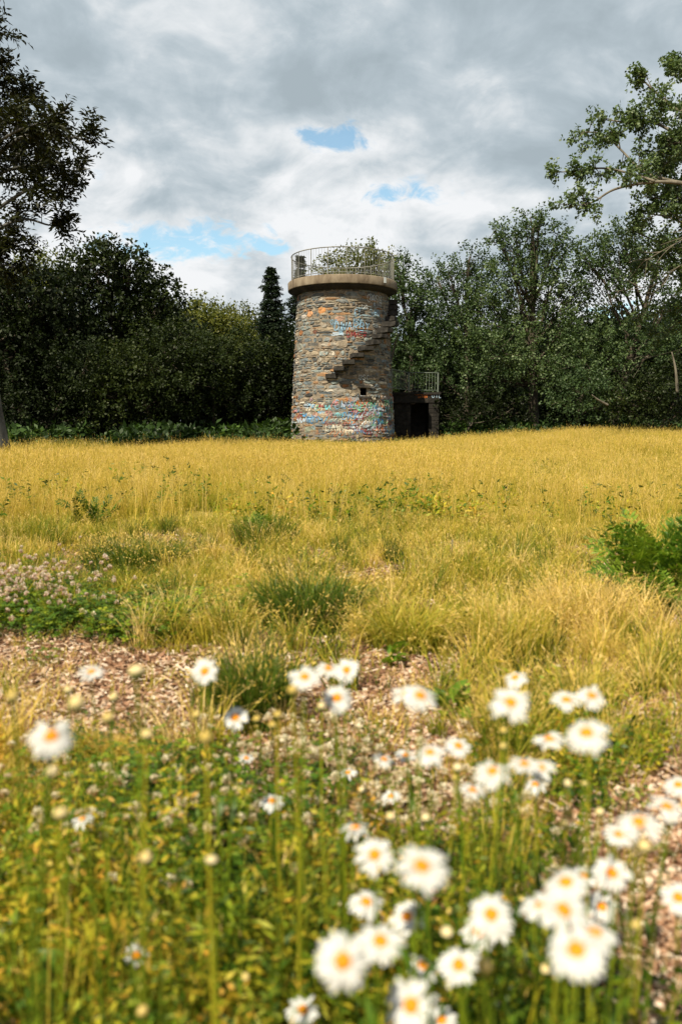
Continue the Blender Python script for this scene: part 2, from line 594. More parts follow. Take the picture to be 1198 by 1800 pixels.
def gz(x, y):
    x, y = np.asarray(x, float), np.asarray(y, float)
    r = .38 * sstep(0.5, 9, x) * sstep(12, 26, y)
    r = r + .05 * (vnoise(x, y, .9, 1) - .5) * sstep(1, 4, y) + .16 * (vnoise(x, y, .23, 2) - .5) * sstep(5, 10, y)
    return r - .012


def build_ground():
    def axis(a, b, dense):
        return np.unique(np.round(np.concatenate([np.linspace(*d) for d in dense] + [np.array([a, b])]), 4))
    xs = axis(-300, 300, [(-6, 6, 97), (-45, 45, 91), (-300, 300, 31)])
    ys = axis(-60, 500, [(0, 10, 81), (-10, 60, 71), (-60, 500, 41)])
    X, Y = np.meshgrid(xs, ys)
    Z = gz(X, Y)
    V = np.stack([X.ravel(), Y.ravel(), Z.ravel()], 1)
    nx, ny = len(xs), len(ys)
    i, j = np.meshgrid(np.arange(nx - 1), np.arange(ny - 1))
    k = (j * nx + i).ravel()
    q = np.stack([k, k + 1, k + nx + 1, k + nx], 1)
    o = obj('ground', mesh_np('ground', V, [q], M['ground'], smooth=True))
    tag(o, kind='structure')


build_ground()

# ------------------------------------------------------------------ tower
TX, TY = 0.06, 31.0
RB = abs(at(697, 740, TY)[0] - TX) - .07        # radius at the foot
RT = abs(at(683, 520, TY)[0] - TX) - .05            # radius under the platform
Z_SLAB = at(599, 499, TY)[2]                    # top of the platform
SLAB_T = .32
Z_WALL = Z_SLAB - SLAB_T
R_SLAB = abs(at(697.5, 500, TY)[0] - TX)
R_RAIL = abs(at(691.5, 470, TY)[0] - TX)


def wall_r(z):
    return RB + (RT - RB) * np.clip(z / Z_WALL, -.1, 1)


def tower_pos(px, py):
    """angle and height of the point of the tower's wall seen at a pixel (angle 0 faces the camera, positive to the right)"""
    z = at(px, py, TY - 1.5)[2]
    for _ in range(3):
        r = float(wall_r(z))
        x = at(px, py, TY)[0] - TX
        th = math.asin(max(-.99, min(.99, x / r)))
        z = at(px, py, TY - r * math.cos(th))[2]
    return th, z


def cyl(th, z, r):
    return np.stack([r * np.sin(th), -r * np.cos(th), np.broadcast_to(z, np.shape(th))], -1)


STONE_PALETTE = [((.19, .155, .115), 4), ((.125, .125, .118), 5), ((.27, .225, .165), 4), ((.15, .17, .175), 6), ((.25, .15, .080), 2.6), ((.11, .135, .15), 5),
                 ((.060, .066, .068), 2.6), ((.22, .10, .045), 1.2), ((.36, .33, .28), 2.4), ((.20, .23, .225), 4)]
PAINTS = [(.34, .06, .07), (.10, .24, .36), (.46, .46, .44), (.40, .29, .07), (.10, .24, .12), (.42, .2, .22), (.08, .12, .26), (.38, .15, .04), (.26, .38, .42), (.16, .08, .14)]


def stone_mesh_data(th0, th1, z0, z1, rnd):
    """one rubble stone, an irregular rounded polygon standing proud of the mortar"""
    n = rnd.choice([7, 8, 8, 9])
    cx, cz = (th0 + th1) / 2, (z0 + z1) / 2
    hw, hh = (th1 - th0) / 2, (z1 - z0) / 2
    pw = rnd.uniform(2.6, 5.0)
    out = []
    for k in range(n):
        a = 2 * math.pi * (k + rnd.uniform(-.22, .22)) / n + math.pi / n
        c, s = math.cos(a), math.sin(a)
        q = (abs(c) ** pw + abs(s) ** pw) ** (-1 / pw) * rnd.uniform(.78, 1.06)
        out.append((cx + c * q * hw, cz + s * q * hh))
    proud = rnd.uniform(.006, .036)
    rings = [(1.0, -.05), (1.0, proud * .25), (.86, proud * .8), (.5, proud * 1.05)]
    V = []
    for s, d in rings:
        for (t, z) in out:
            tt, zz = cx + (t - cx) * s, cz + (z - cz) * s
            r = wall_r(zz) + d + (rnd.uniform(-.010, .010) if d > 0 else 0)
            V.append((r * math.sin(tt), -r * math.cos(tt), zz))
    Fs = []
    for i in range(3):
        for k in range(n):
            m = (k + 1) % n
            Fs.append((i * n + k, i * n + m, (i + 1) * n + m, (i + 1) * n + k))
    Fs.append(tuple(3 * n + k for k in range(n)))
    return V, Fs


def build_tower():
    rnd = random.Random(11)
    T = empty('stone_tower', (TX, TY, 0), 'round rubble stone lookout tower with graffiti, cantilevered stone steps and railed concrete platform', 'tower')
    # openings: (theta, z, half width in m, half height in m)
    wth, wz = tower_pos(637, 689)
    holes = [(wth, wz, .135, .15)]
    # core of mortar, as a grid with the window opening cut out
    nt, nz = 240, 124
    ths = np.linspace(-math.pi, math.pi, nt, endpoint=False)
    zs = np.linspace(-.3, Z_WALL - .003, nz)
    V = np.concatenate([cyl(ths, z, wall_r(z) + .012 * (vnoise(ths * 6, z * 2.5 + ths * 0, 1.7, 5) - .5)) for z in zs])
    Fs = []
    for i in range(nz - 1):
        for j in range(nt):
            k = (j + 1) % nt
            tc, zc = ths[j] + math.pi / nt, (zs[i] + zs[i + 1]) / 2
            if abs(tc - wth) * 2.0 < .13 and abs(zc - wz) < .14:
                continue
            Fs.append((i * nt + j, i * nt + k, (i + 1) * nt + k, (i + 1) * nt + j))
    wall = obj('wall', mesh_np('wall', V, [np.array(Fs)], M['mortar'], smooth=True), T)
    # the niche behind the opening
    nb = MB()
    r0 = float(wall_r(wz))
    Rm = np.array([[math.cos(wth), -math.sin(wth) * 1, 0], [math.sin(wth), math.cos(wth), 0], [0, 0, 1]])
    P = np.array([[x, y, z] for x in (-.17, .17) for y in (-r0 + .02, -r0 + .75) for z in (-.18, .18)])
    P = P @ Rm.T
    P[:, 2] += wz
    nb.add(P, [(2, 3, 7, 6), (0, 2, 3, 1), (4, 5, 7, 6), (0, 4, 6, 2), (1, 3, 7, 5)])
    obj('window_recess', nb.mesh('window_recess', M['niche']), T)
    for (nm, a, b, c, d) in (('window_lintel', -.24, .26, .16, .235), ('window_sill', -.20, .30, -.235, -.155)):
        lin = MB()
        P = np.array([[x, y, z] for x in (a, b) for y in (-r0 - .07, -r0 + .10) for z in (c, d)]) @ Rm.T
        P[:, 2] += wz
        P += RNG.uniform(-.012, .012, P.shape)
        lin.add(P, [(0, 1, 3, 2), (4, 6, 7, 5), (0, 4, 5, 1), (2, 3, 7, 6), (0, 2, 6, 4), (1, 5, 7, 3)])
        obj(nm, lin.mesh(nm, M['dark_stone']), T)
    # stones
    stones = []
    z = -.12
    row = 0
    taken = []
    while z < Z_WALL - .03:
        h = rnd.choice([.075, .085, .10, .12, .13, .15, .18, .22])
        if z + h > Z_WALL - .02:
            h = Z_WALL - .01 - z
        th = -math.pi + rnd.uniform(0, .1)
        th_end = th + 2 * math.pi
        while th < th_end - .03:
            r = float(wall_r(z))
            w = min(rnd.choice([.12, .16, .22, .28, .34, .42, .52, .62]) * (0.75 + h * 2), th_end * r - th * r)
            t1 = th + w / r
            zo = .05 * (float(vnoise(th * 2.2, row * .5, 1, 3)) - .5) * 2 * sstep(.2, .6, z) * sstep(Z_WALL, Z_WALL - .4, z)
            gap = rnd.uniform(.003, .018)
            a, b = th + gap / r, t1 - gap / r
            c, d = z + zo + gap * .5, z + zo + h - gap * .5
            if w > .1:
                if h > .14 and rnd.random() < .42:      # two thin stones on top of one another
                    mid = (c + d) / 2 + rnd.uniform(-.02, .02)
                    cells = [(a, b, c, mid - .008), (a, b, mid + .008, d)]
                else:
                    cells = [(a, b, c, d)]
                for (a_, b_, c_, d_) in cells:
                    # let some stones grow over their neighbours a little
                    g = rnd.uniform(-.01, .014)
                    c_, d_ = c_ - g, d_ + g
                    bad = False
                    for (ht, hz, hw, hh) in holes:
                        if abs((a_ + b_) / 2 - ht) * r < hw + (b_ - a_) * r / 2 - .03 and abs((c_ + d_) / 2 - hz) < hh + .05 + (d_ - c_) / 2 - .03:
                            bad = True
                    if not bad:
                        stones.append((a_, b_, c_, d_))
            th = t1
        z += h
        row += 1
    # a few large stones set through the courses; near-black ones are coloured to read as dark holes
    special = []
    for (px, py, wpx, hpx, col) in ((567, 545, 15, 13, (.62, .27, .07)), (547, 552, 12, 11, (.70, .36, .16)), (602, 604, 22, 15, (.44, .36, .26)), (597, 560, 18, 10, (.40, .24, .17)),
                                    (536, 556, 10, 8, (.50, .46, .42)), (528, 609, 11, 14, (.26, .28, .24)), (556, 583, 10, 8, (.16, .045, .015)), (596, 687, 28, 12, (.38, .35, .30)),
                                    (541, 585, 14, 10, (.17, .19, .18)), (618, 703, 18, 12, (.33, .34, .35)), (547, 755, 26, 14, (.22, .25, .18)), (641, 746, 20, 14, (.6, .6, .57)), (612, 760, 30, 12, (.30, .25, .18)),
                                    (545, 694, 16, 7, (.02, .02, .02)), (573, 669, 18, 6, (.025, .02, .02)), (520, 689, 7, 8, (.01, .01, .01)), (600, 668, 20, 8, (.27, .29, .29))):
        t_, z_ = tower_pos(px, py)
        r = float(wall_r(z_))
        sc = (TY - 2) / F
        hw, hh = wpx * sc / 2 / r / max(.35, math.cos(t_)), hpx * sc / 2
        stones = [s for s in stones if not (abs((s[0] + s[1]) / 2 - t_) < hw * .95 and abs((s[2] + s[3]) / 2 - z_) < hh * .95)]
        special.append(((t_ - hw, t_ + hw, z_ - hh, z_ + hh), tuple(.55 * q + .03 for q in col)))
    pal = [p for p, w in STONE_PALETTE]
    pw = [w for p, w in STONE_PALETTE]
    allst = [(s, None) for s in stones] + special

    def vis(s):
        a, b, c, d = s
        tc = (a + b) / 2
        return (b - a) * (d - c) * max(0.0, math.cos(tc) - .05) if c > .35 else 0
    order = sorted(range(len(allst)), key=lambda i: -vis(allst[i][0]) - (10 if allst[i][1] else 0))
    single = set(order[:300])
    bigV, bigF, bigC = [], [], []
    jV, jF, jC = [], [], []
    off = joff = 0
    for i, (s, col) in enumerate(allst):
        tc, zc = (s[0] + s[1]) / 2, (s[2] + s[3]) / 2
        V, Fs = stone_mesh_data(*s, rnd)
        if col is None:
            col = rnd.choices(pal, pw)[0]
            if zc > Z_WALL - 1.3:                                # the wall is greyer under the platform
                if rnd.random() < .5:
                    col = rnd.choice([(.105, .11, .105), (.15, .165, .16), (.08, .085, .088), (.19, .17, .13)])
            pt = .0
            if .35 < zc < 2.15:
                pt = .08 if tc < .1 else .16
            if 3.9 < zc < 5.3 and .1 < tc < .9 and zc > 4.7 - (tc - .1) * .4:
                pt = .14
            if rnd.random() < pt and abs(tc) < 1.45:
                p_ = rnd.choice(PAINTS) if zc < 2.2 else rnd.choice([(.25, .38, .46), (.34, .40, .42), (.2, .3, .4)])
                k_ = rnd.uniform(.15, .6)
                col = tuple(p_[q] * k_ + col[q] * (1 - k_) for q in range(3))
        v = rnd.uniform(.75, 1.3)
        c4 = np.array([[col[0] * v, col[1] * v, col[2] * v, 1.0]] * len(V))
        bigV += V
        bigF += [tuple(k + off for k in f) for f in Fs]
        off += len(V)
        if i in single:
            n = (len(V)) // 4
            me = bpy.data.meshes.new('stone')
            me.from_pydata(V, [], Fs)
            a_ = me.attributes.new('stone_color', 'FLOAT_COLOR', 'POINT')
            a_.data.foreach_set('color', c4.astype(np.float32).ravel())
            me.materials.append(M['stone'])
            obj('stone', me, T)
        else:
            jV += V
            jF += [tuple(k + joff for k in f) for f in Fs]
            jC.append(c4)
            joff += len(V)
    me = bpy.data.meshes.new('small_stones')
    me.from_pydata(jV, [], jF)
    a_ = me.attributes.new('stone_color', 'FLOAT_COLOR', 'POINT')
    a_.data.foreach_set('color', np.concatenate(jC).astype(np.float32).ravel())
    me.materials.append(M['stone'])
    tag(obj('small_stones', me, T), kind='stuff')
    bvh = BVHTree.FromPolygons([Vector(v) for v in bigV], bigF)

    # platform
    prof = [(0.0, Z_WALL + .06), (RT - .12, Z_WALL + .06), (RT - .12, Z_WALL + .002), (R_SLAB - .02, Z_WALL + .002), (R_SLAB - .004, Z_WALL + .012), (R_SLAB, Z_WALL + .03),
            (R_SLAB + .004, Z_SLAB - .03), (R_SLAB - .02, Z_SLAB), (R_SLAB - .2, Z_SLAB), (0.0, Z_SLAB)]
    obj('platform', lathe('platform', prof, 160, M['concrete'], smooth=False), T)
    obj('added_shade_ring', lathe('added_shade_ring', [(RT - .05, Z_WALL - .16), (RT + .085, Z_WALL - .16), (RT + .12, Z_WALL - .08), (R_SLAB - .02, Z_WALL - .004), (R_SLAB - .03, Z_WALL + .0005), (RT - .05, Z_WALL + .0005)], 120, M['added_shade_ring'], smooth=False), T)  # ring added below the slab, coloured dark to deepen the shade there
    t_, z_ = math.asin((at(672.5, 490, TY)[0] - TX) / R_SLAB), 0
    w = .035
    P = np.concatenate([cyl(np.array([t_ - w, t_, t_ + w]), zz, R_SLAB + .010) for zz in (Z_WALL + .12, Z_SLAB + .004)])
    mp = MB()
    mp.add(P, [(0, 1, 4, 3), (1, 2, 5, 4)])
    P2 = P.copy()
    P2[:, :2] *= .996
    mp.add(P2, [(0, 3, 4, 1), (1, 4, 5, 2)])
    paint_white = mat_flat('white_paint', (.62, .66, .66))
    obj('paint_mark', mp.mesh('paint_mark', paint_white), T)
    # railing: the rails are its own mesh, posts and bars its sub-parts
    H = at(599, 433, TY - R_RAIL)[2] - Z_SLAB
    mb = MB()
    a = np.linspace(0, 2 * np.pi, 97)
    ring = lambda z, r, k: mb.tube(np.stack([r * np.cos(a), r * np.sin(a), np.full(97, z)], 1), k, 6, False)
    ring(Z_SLAB + H, R_RAIL, .019)
    ring(Z_SLAB + .085, R_RAIL, .013)
    rail = obj('railing', mb.mesh('railing', M['metal'], True), T)
    pb = MB()
    pb.box((-.014, -.008, 0), (.014, .008, H - .01))
    pm = pb.mesh('post', M['metal'])
    bb = MB()
    bb.tube([(0, 0, .085), (0, 0, H / 2), (0, 0, H - .005)], .0052, 5, False)
    bm_ = bb.mesh('baluster', M['metal'])
    NP = 18
    for k in range(NP):
        for q in range(6):
            th = (k + q / 6) * 2 * math.pi / NP + .07
            o = obj('post' if q == 0 else 'baluster', pm if q == 0 else bm_, rail, (R_RAIL * math.sin(th), -R_RAIL * math.cos(th), Z_SLAB))
            o.rotation_euler = (RNG.normal(0, .004), RNG.normal(0, .004), th)
    # cantilevered steps
    for k in range(-1, 14):
        th = R_(-3 + 9.0 * k)
        z = 3.06 + .243 * k
        if z > Z_WALL - .12:
            break
        ln = .50 + rnd.uniform(-.05, .05)
        if k < 0:
            ln = .16
        if k > 7:
            ln = .36
        wd, tk = .42 + rnd.uniform(-.04, .05), .165 + rnd.uniform(-.02, .03)
        r = float(wall_r(z))
        n = 5
        V, Fs = [], []
        for i in range(n):
            y = -(r - .1) - (ln + .1) * i / (n - 1)
            tt = 1 - .10 * (i / (n - 1)) - (.14 if i == n - 1 else 0)
            for (sx, sz) in ((-1, -1), (1, -1), (1, 1), (-1, 1)):
                V.append((sx * wd / 2 * tt + rnd.uniform(-.02, .02), y, sz * tk / 2 * (tt if sz < 0 else 1) + rnd.uniform(-.012, .012)))
        for i in range(n - 1):
            for j in range(4):
                m = (j + 1) % 4
                Fs.append((i * 4 + j, (i + 1) * 4 + j, (i + 1) * 4 + m, i * 4 + m))
        Fs += [(0, 1, 2, 3), tuple((n - 1) * 4 + j for j in (3, 2, 1, 0))]
        me = bpy.data.meshes.new('stair_step')
        me.from_pydata(V, [], Fs)
        me.materials.append(M['step_stone'])
        o = obj('stair_step', me, T, (0, 0, z))
        o.rotation_euler = (0, 0, th)
    return T, bvh




TOWER, TBVH = build_tower()

# ------------------------------------------------------------------ stroke lettering and graffiti
FONT = {
    'A': [[(0, 0), (.4, 1), (.8, 0)], [(.15, .4), (.65, .4)]], 'B': [[(0, 0), (0, 1), (.5, 1), (.62, .8), (.5, .55), (0, .52)], [(.5, .52), (.7, .3), (.55, 0), (0, 0)]],
    'C': [[(.7, .85), (.4, 1), (.1, .8), (0, .5), (.1, .15), (.4, 0), (.7, .15)]], 'D': [[(0, 0), (0, 1), (.4, .95), (.7, .6), (.65, .25), (.35, 0), (0, 0)]],
    'E': [[(.6, 1), (0, 1), (0, 0), (.6, 0)], [(0, .5), (.5, .5)]], 'G': [[(.7, .85), (.4, 1), (.1, .8), (0, .4), (.3, 0), (.7, .15), (.7, .45), (.4, .45)]],
    'H': [[(0, 0), (0, 1)], [(.65, 0), (.65, 1)], [(0, .5), (.65, .5)]], 'I': [[(.2, 0), (.2, 1)]], 'K': [[(0, 0), (0, 1)], [(.6, 1), (0, .45), (.65, 0)]],
    'L': [[(0, 1), (0, 0), (.55, 0)]], 'M': [[(0, 0), (.08, 1), (.4, .35), (.75, 1), (.85, 0)]], 'N': [[(0, 0), (0, 1), (.65, 0), (.65, 1)]],
    'O': [[(.35, 1), (.06, .8), (0, .45), (.15, .08), (.4, 0), (.66, .2), (.7, .6), (.55, .92), (.35, 1)]], 'P': [[(0, 0), (0, 1), (.5, 1), (.65, .75), (.5, .5), (0, .48)]],
    'R': [[(0, 0), (0, 1), (.5, 1), (.65, .76), (.5, .52), (0, .5)], [(.3, .5), (.68, 0)]], 'S': [[(.62, .85), (.35, 1), (.06, .8), (.15, .55), (.55, .42), (.62, .18), (.35, 0), (0, .14)]],
    'T': [[(0, 1), (.7, 1)], [(.35, 1), (.35, 0)]], 'U': [[(0, 1), (.03, .25), (.3, 0), (.6, .2), (.65, 1)]], 'W': [[(0, 1), (.18, 0), (.42, .7), (.66, 0), (.85, 1)]],
    'Y': [[(0, 1), (.35, .5)], [(.7, 1), (.35, .5), (.33, 0)]], 'X': [[(0, 0), (.65, 1)], [(0, 1), (.65, 0)]], 'V': [[(0, 1), (.35, 0), (.7, 1)]], '.': [[(.1, 0), (.2, .05)]], ' ': [],
}


def word_lines(word, x, z, h, slant=0.0, wob=0.03, rnd=random):
    out = []
    for ch in word:
        wd = h * .85
        for ln in FONT.get(ch, []):
            pts = []
            for (a, b) in ln:
                pts.append((x + a * wd + b * slant * h + rnd.uniform(-wob, wob) * h, z + b * h + rnd.uniform(-wob, wob) * h))
            out.append(pts)
        x += wd * (1.08 if ch != ' ' else .6)
    return out


def densify(pts, step):
    o = [np.array(pts[0])]
    for a, b in zip(pts[:-1], pts[1:]):
        a, b = np.array(a), np.array(b)
        n = max(1, int(np.linalg.norm(b - a) / step))
        for k in range(1, n + 1):
            o.append(a + (b - a) * k / n)
    return np.array(o)


def curvy(pts):
    """Catmull-Rom smoothing"""
    P = [np.array(p, float) for p in pts]
    P = [P[0]] + P + [P[-1]]
    o = []
    for i in range(1, len(P) - 2):
        for t in np.linspace(0, 1, 6, endpoint=False):
            o.append(.5 * ((2 * P[i]) + (-P[i - 1] + P[i + 1]) * t + (2 * P[i - 1] - 5 * P[i] + 4 * P[i + 1] - P[i + 2]) * t * t + (-P[i - 1] + 3 * P[i] - 3 * P[i + 1] + P[i + 2]) * t ** 3))
    o.append(P[-1])
    return [tuple(p) for p in o]


def wrap_graffiti(lines, width, mat):
    """lay brush strokes (metres of arc, height) on the bulging stones of the tower"""
    mb = MB()
    for ln in lines:
        D = densify(ln, .03)
        if len(D) < 2:
            continue
        T = np.gradient(D, axis=0)
        T /= np.linalg.norm(T, axis=1)[:, None] + 1e-9
        Nn = np.stack([-T[:, 1], T[:, 0]], 1)
        V = []
        for s in (-1, 0, 1):
            for p, nn in zip(D, Nn):
                q = p + nn * s * width / 2
                r = float(wall_r(q[1]))
                th = q[0] / 2.0
                d = Vector((math.sin(th), -math.cos(th), 0))
                hit = TBVH.ray_cast(Vector((0, 0, q[1])) + d * (r + .5), -d, .55)
                rr = (math.hypot(hit[0].x, hit[0].y) if hit[0] is not None else r + .004)
                V.append((d.x * (rr + .007), d.y * (rr + .007), q[1]))
        n = len(D)
        Fs = []
        for i in range(n - 1):
            Fs.append((i, i + 1, n + i + 1, n + i))
            Fs.append((n + i, n + i + 1, 2 * n + i + 1, 2 * n + i))
        mb.add(V, Fs)
    return mb.mesh('graffiti', mat)


def px_arc(px, py):
    t, z = tower_pos(px, py)
    return t * 2.0, z


def graffiti():
    rnd = random.Random(5)
    P = {'lblue': mat_flat('light_blue_paint', (.17, .29, .40)), 'white': mat_flat('chalk_white_paint', (.42, .44, .44)), 'red': mat_flat('dark_red_paint', (.17, .018, .02)),
         'blue': mat_flat('blue_paint', (.06, .19, .36)), 'orange': mat_flat('orange_paint', (.36, .11, .03)), 'green': mat_flat('green_paint', (.10, .34, .16)), 'pink': mat_flat('pink_paint', (.30, .13, .13)),
         'cyan': mat_flat('cyan_paint', (.12, .34, .38)), 'crimson': mat_flat('crimson_paint', (.24, .035, .045)), 'cream': mat_flat('cream_paint', (.44, .40, .31)), 'grey': mat_flat('grey_blue_paint', (.30, .36, .42))}
    words = [('DWARBY', 588, 579.5, .28, 'lblue', .12, .035), ('DMHER', 609, 592, .19, 'red', .0, .03), ('GASH', 643, 530, .25, 'white', -.1, .024), ('EL', 622, 554, .20, 'lblue', .05, .028), ('HI', 650, 556, .17, 'lblue', .05, .022),
             ('KIR', 654, 540, .19, 'grey', 0, .022), ('USC', 629, 667, .17, 'white', 0, .022), ('CA', 652, 755, .25, 'white', .15, .030), ('XX', 612, 745, .15, 'orange', 0, .035), ('ELV', 590, 717, .26, 'lblue', 0, .030),
             ('GAY', 665, 726, .24, 'cyan', .1, .028), ('SKO', 612, 724, .26, 'crimson', .1, .030), ('RAB', 640, 733, .24, 'pink', .1, .024), ('BOL', 660, 744, .17, 'blue', 0, .024), ('TC', 541, 744, .22, 'blue', .1, .032),
             ('LAW', 574, 757, .22, 'cream', 0, .026), ('AW', 616, 757, .20, 'white', .1, .030), ('VE', 525, 737, .24, 'crimson', 0, .028), ('SO', 574, 730, .15, 'pink', 0, .025), ('JRO', 668, 712, .18, 'green', 0, .024),
             ('OY', 676, 738, .20, 'white', 0, .022), ('MO', 640, 718, .18, 'cream', 0, .020), ('NEA', 538, 717, .16, 'grey', 0, .024), ('AL', 516, 742, .20, 'grey', 0, .022), ('E', 559, 722, .18, 'green', 0, .024), ('ORK', 600, 737, .26, 'blue', .1, .028), ('NO', 662, 760, .2, 'white', 0, .024), ('SAM', 628, 748, .22, 'cream', .1, .024), ('AX', 684, 725, .2, 'green', 0, .022), ('OS', 582, 570, .17, 'lblue', .1, .02), ('RO', 647, 527, .2, 'grey', 0, .02), ('KB', 620, 569, .2, 'lblue', .1, .03), ('UG', 634, 543, .16, 'white', 0, .018), ('W', 596, 588, .2, 'lblue', 0, .03), ('HO', 655, 553, .17, 'lblue', 0, .024)]
    for (w, px, py, h, c, sl, wd) in words:
        x, z = px_arc(px, py)
        lines = word_lines(w, x, z, h, sl, .05, rnd)
        obj('graffiti', wrap_graffiti([curvy(l) if len(l) > 3 else l for l in lines], wd, P[c]), TOWER)
    x, z = px_arc(583, 589)
    obj('graffiti', wrap_graffiti([[(x, z), (x + .3, z + .02), (x + .5, z + .0)], [(x + .05, z + .07), (x + .3, z + .08), (x + .5, z + .05)]], .05, P['grey']), TOWER)
    keys = ['blue', 'cyan', 'grey', 'lblue', 'green', 'cream', 'red', 'grey', 'pink', 'crimson', 'orange', 'blue', 'cream', 'grey']
    for k in range(125):                     # overlapping loose scribbles round the foot
        right = rnd.random() < .62
        px, py = (rnd.uniform(605, 688), rnd.uniform(698, 760)) if right else (rnd.uniform(514, 610), rnd.uniform(708, 762))
        x, z = px_arc(px, py)
        n = rnd.randint(4, 10)
        s = rnd.uniform(.05, .17)
        pts = []
        for i in range(n):
            pts.append((x + i * s * .55 + rnd.uniform(-s, s) * .5, z + (s if i % 2 else -s) * rnd.uniform(.3, 1.0)))
        obj('graffiti', wrap_graffiti([curvy(pts)], rnd.choice([.012, .016, .022, .045]), P[rnd.choice(keys)]), TOWER)


graffiti()


# ------------------------------------------------------------------ stair landing beside the tower
def landing():
    rnd = random.Random(3)
    Yf = 32.3
    x0, x1 = at(708, 700, Yf)[0], at(771.5, 700, Yf)[0]
    zt = at(740, 689, Yf)[2]
    T = empty('stair_landing', ((x0 + x1) / 2, Yf, 0), 'shade-darkened stone stair landing with metal railing and painted notice, right of the tower', 'stair landing')
    ox = (x0 + x1) / 2

    def L(x, y, z):
        return (x - ox, y - Yf, z)

    def course_block(name, xa, xb, ya, yb, za, zb):
        core = MB()
        core.box(L(xa + .03, ya + .03, za), L(xb - .03, yb - .03, zb))
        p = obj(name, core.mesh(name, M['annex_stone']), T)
        z = za
        while z < zb - .04:
            h = min(rnd.choice([.15, .19, .23]), zb - z)
            x = xa
            while x < xb - .04:
                w = min(rnd.choice([.24, .32, .42]), xb - x)
                b = MB()
                b.box(L(x + .008, ya - rnd.uniform(0, .02), z + .008), L(x + w - .008, ya + .06, z + h - .008), .006)
                obj('stone', b.mesh('stone', M['annex_stone']), p)
                x += w
            z += h
        return p
    xp = x1 - .42
    course_block('pier', xp, x1, Yf, Yf + 1.7, 0, zt - .42)
    course_block('pier', x0 - .75, x0 + .33, Yf + .1, Yf + 1.7, 0, zt - .42)
    b = MB()
    b.box(L(x0 - .75, Yf - .03, zt - .42), L(x1 + .02, Yf + 1.7, zt - .10))
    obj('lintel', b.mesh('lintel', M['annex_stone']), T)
    b = MB()
    b.box(L(x0 - .78, Yf - .07, zt - .098), L(x1 + .06, Yf + 1.75, zt), .008)
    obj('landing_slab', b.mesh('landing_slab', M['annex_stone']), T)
    b = MB()
    b.box(L(x0 + .3, Yf + 1.5, 0), L(xp + .03, Yf + 1.66, zt - .43))
    obj('back_wall', b.mesh('back_wall', M['annex_stone']), T)
    for k in range(7):
        b = MB()
        b.box(L(x0 + .335, Yf + .25 + .19 * k, .0), L(xp - .005, Yf + .25 + .19 * (k + 1) - .003, .2 * (k + 1)), .004)
        obj('step', b.mesh('step', M['annex_stone']), T)
    # railing
    H = at(740, 655, Yf)[2] - zt
    c0 = np.array(L(at(718.5, 690, Yf)[0], Yf, zt))
    c1 = np.array(L(at(769, 690, Yf)[0], Yf, zt))
    c2 = np.array(L(1.92, 30.6, zt + .02))
    rb = MB()
    for za, r in ((H, .022), (.07, .015)):
        for a, b_ in ((c0, c1), (c0, c2)):
            rb.tube([a + (0, 0, za), (a + b_) / 2 + (0, 0, za), b_ + (0, 0, za)], r, 6)
    rl = obj('railing', rb.mesh('railing', M['metal_green'], True), T)
    pb = MB()
    pb.box((-.03, -.02, 0), (.03, .02, H))
    pm = pb.mesh('post', M['metal_green'])
    bb = MB()
    bb.tube([(0, 0, .07), (0, 0, H / 2), (0, 0, H)], .010, 5, False)
    bm_ = bb.mesh('baluster', M['metal_green'])
    for p in (c0, c1, c2):
        obj('post', pm, rl, p)
    for k in range(1, 10):
        obj('baluster', bm_, rl, c0 + (c1 - c0) * k / 10)
    for k in range(1, 13):
        obj('baluster', bm_, rl, c0 + (c2 - c0) * k / 13)

    def flat_word(word, px, py, h, mat, wd, name):
        P = at(px, py, Yf)
        mb = MB()
        for ln in word_lines(word, P[0] - ox, P[2], h, 0, .03, rnd):
            D = densify(ln, .03)
            T_ = np.gradient(D, axis=0)
            T_ /= np.linalg.norm(T_, axis=1)[:, None] + 1e-9
            Nn = np.stack([-T_[:, 1], T_[:, 0]], 1)
            n = len(D)
            V = np.concatenate([D + Nn * wd / 2, D - Nn * wd / 2])
            V3 = np.stack([V[:, 0], np.full(len(V), -.038), V[:, 1]], 1)
            mb.add(V3, [(i, n + i, n + i + 1, i + 1) for i in range(n - 1)])
        obj(name, mb.mesh(name, mat), T)
    orange = mat_flat('notice_orange_paint', (.34, .10, .02))
    pale = mat_flat('tag_pale_blue_paint', (.20, .27, .33))
    flat_word('PLEASE DO NOT', 728.5, 694.2, .072, orange, .020, 'notice_lettering')
    flat_word('LITTER', 735, 699.2, .068, orange, .020, 'notice_lettering')
    flat_word('OTL', 758.5, 699, .155, pale, .028, 'graffiti')
    return T


landing()


# ------------------------------------------------------------------ trees
def unit(v):
    return v / (np.linalg.norm(v, axis=-1, keepdims=True) + 1e-9)


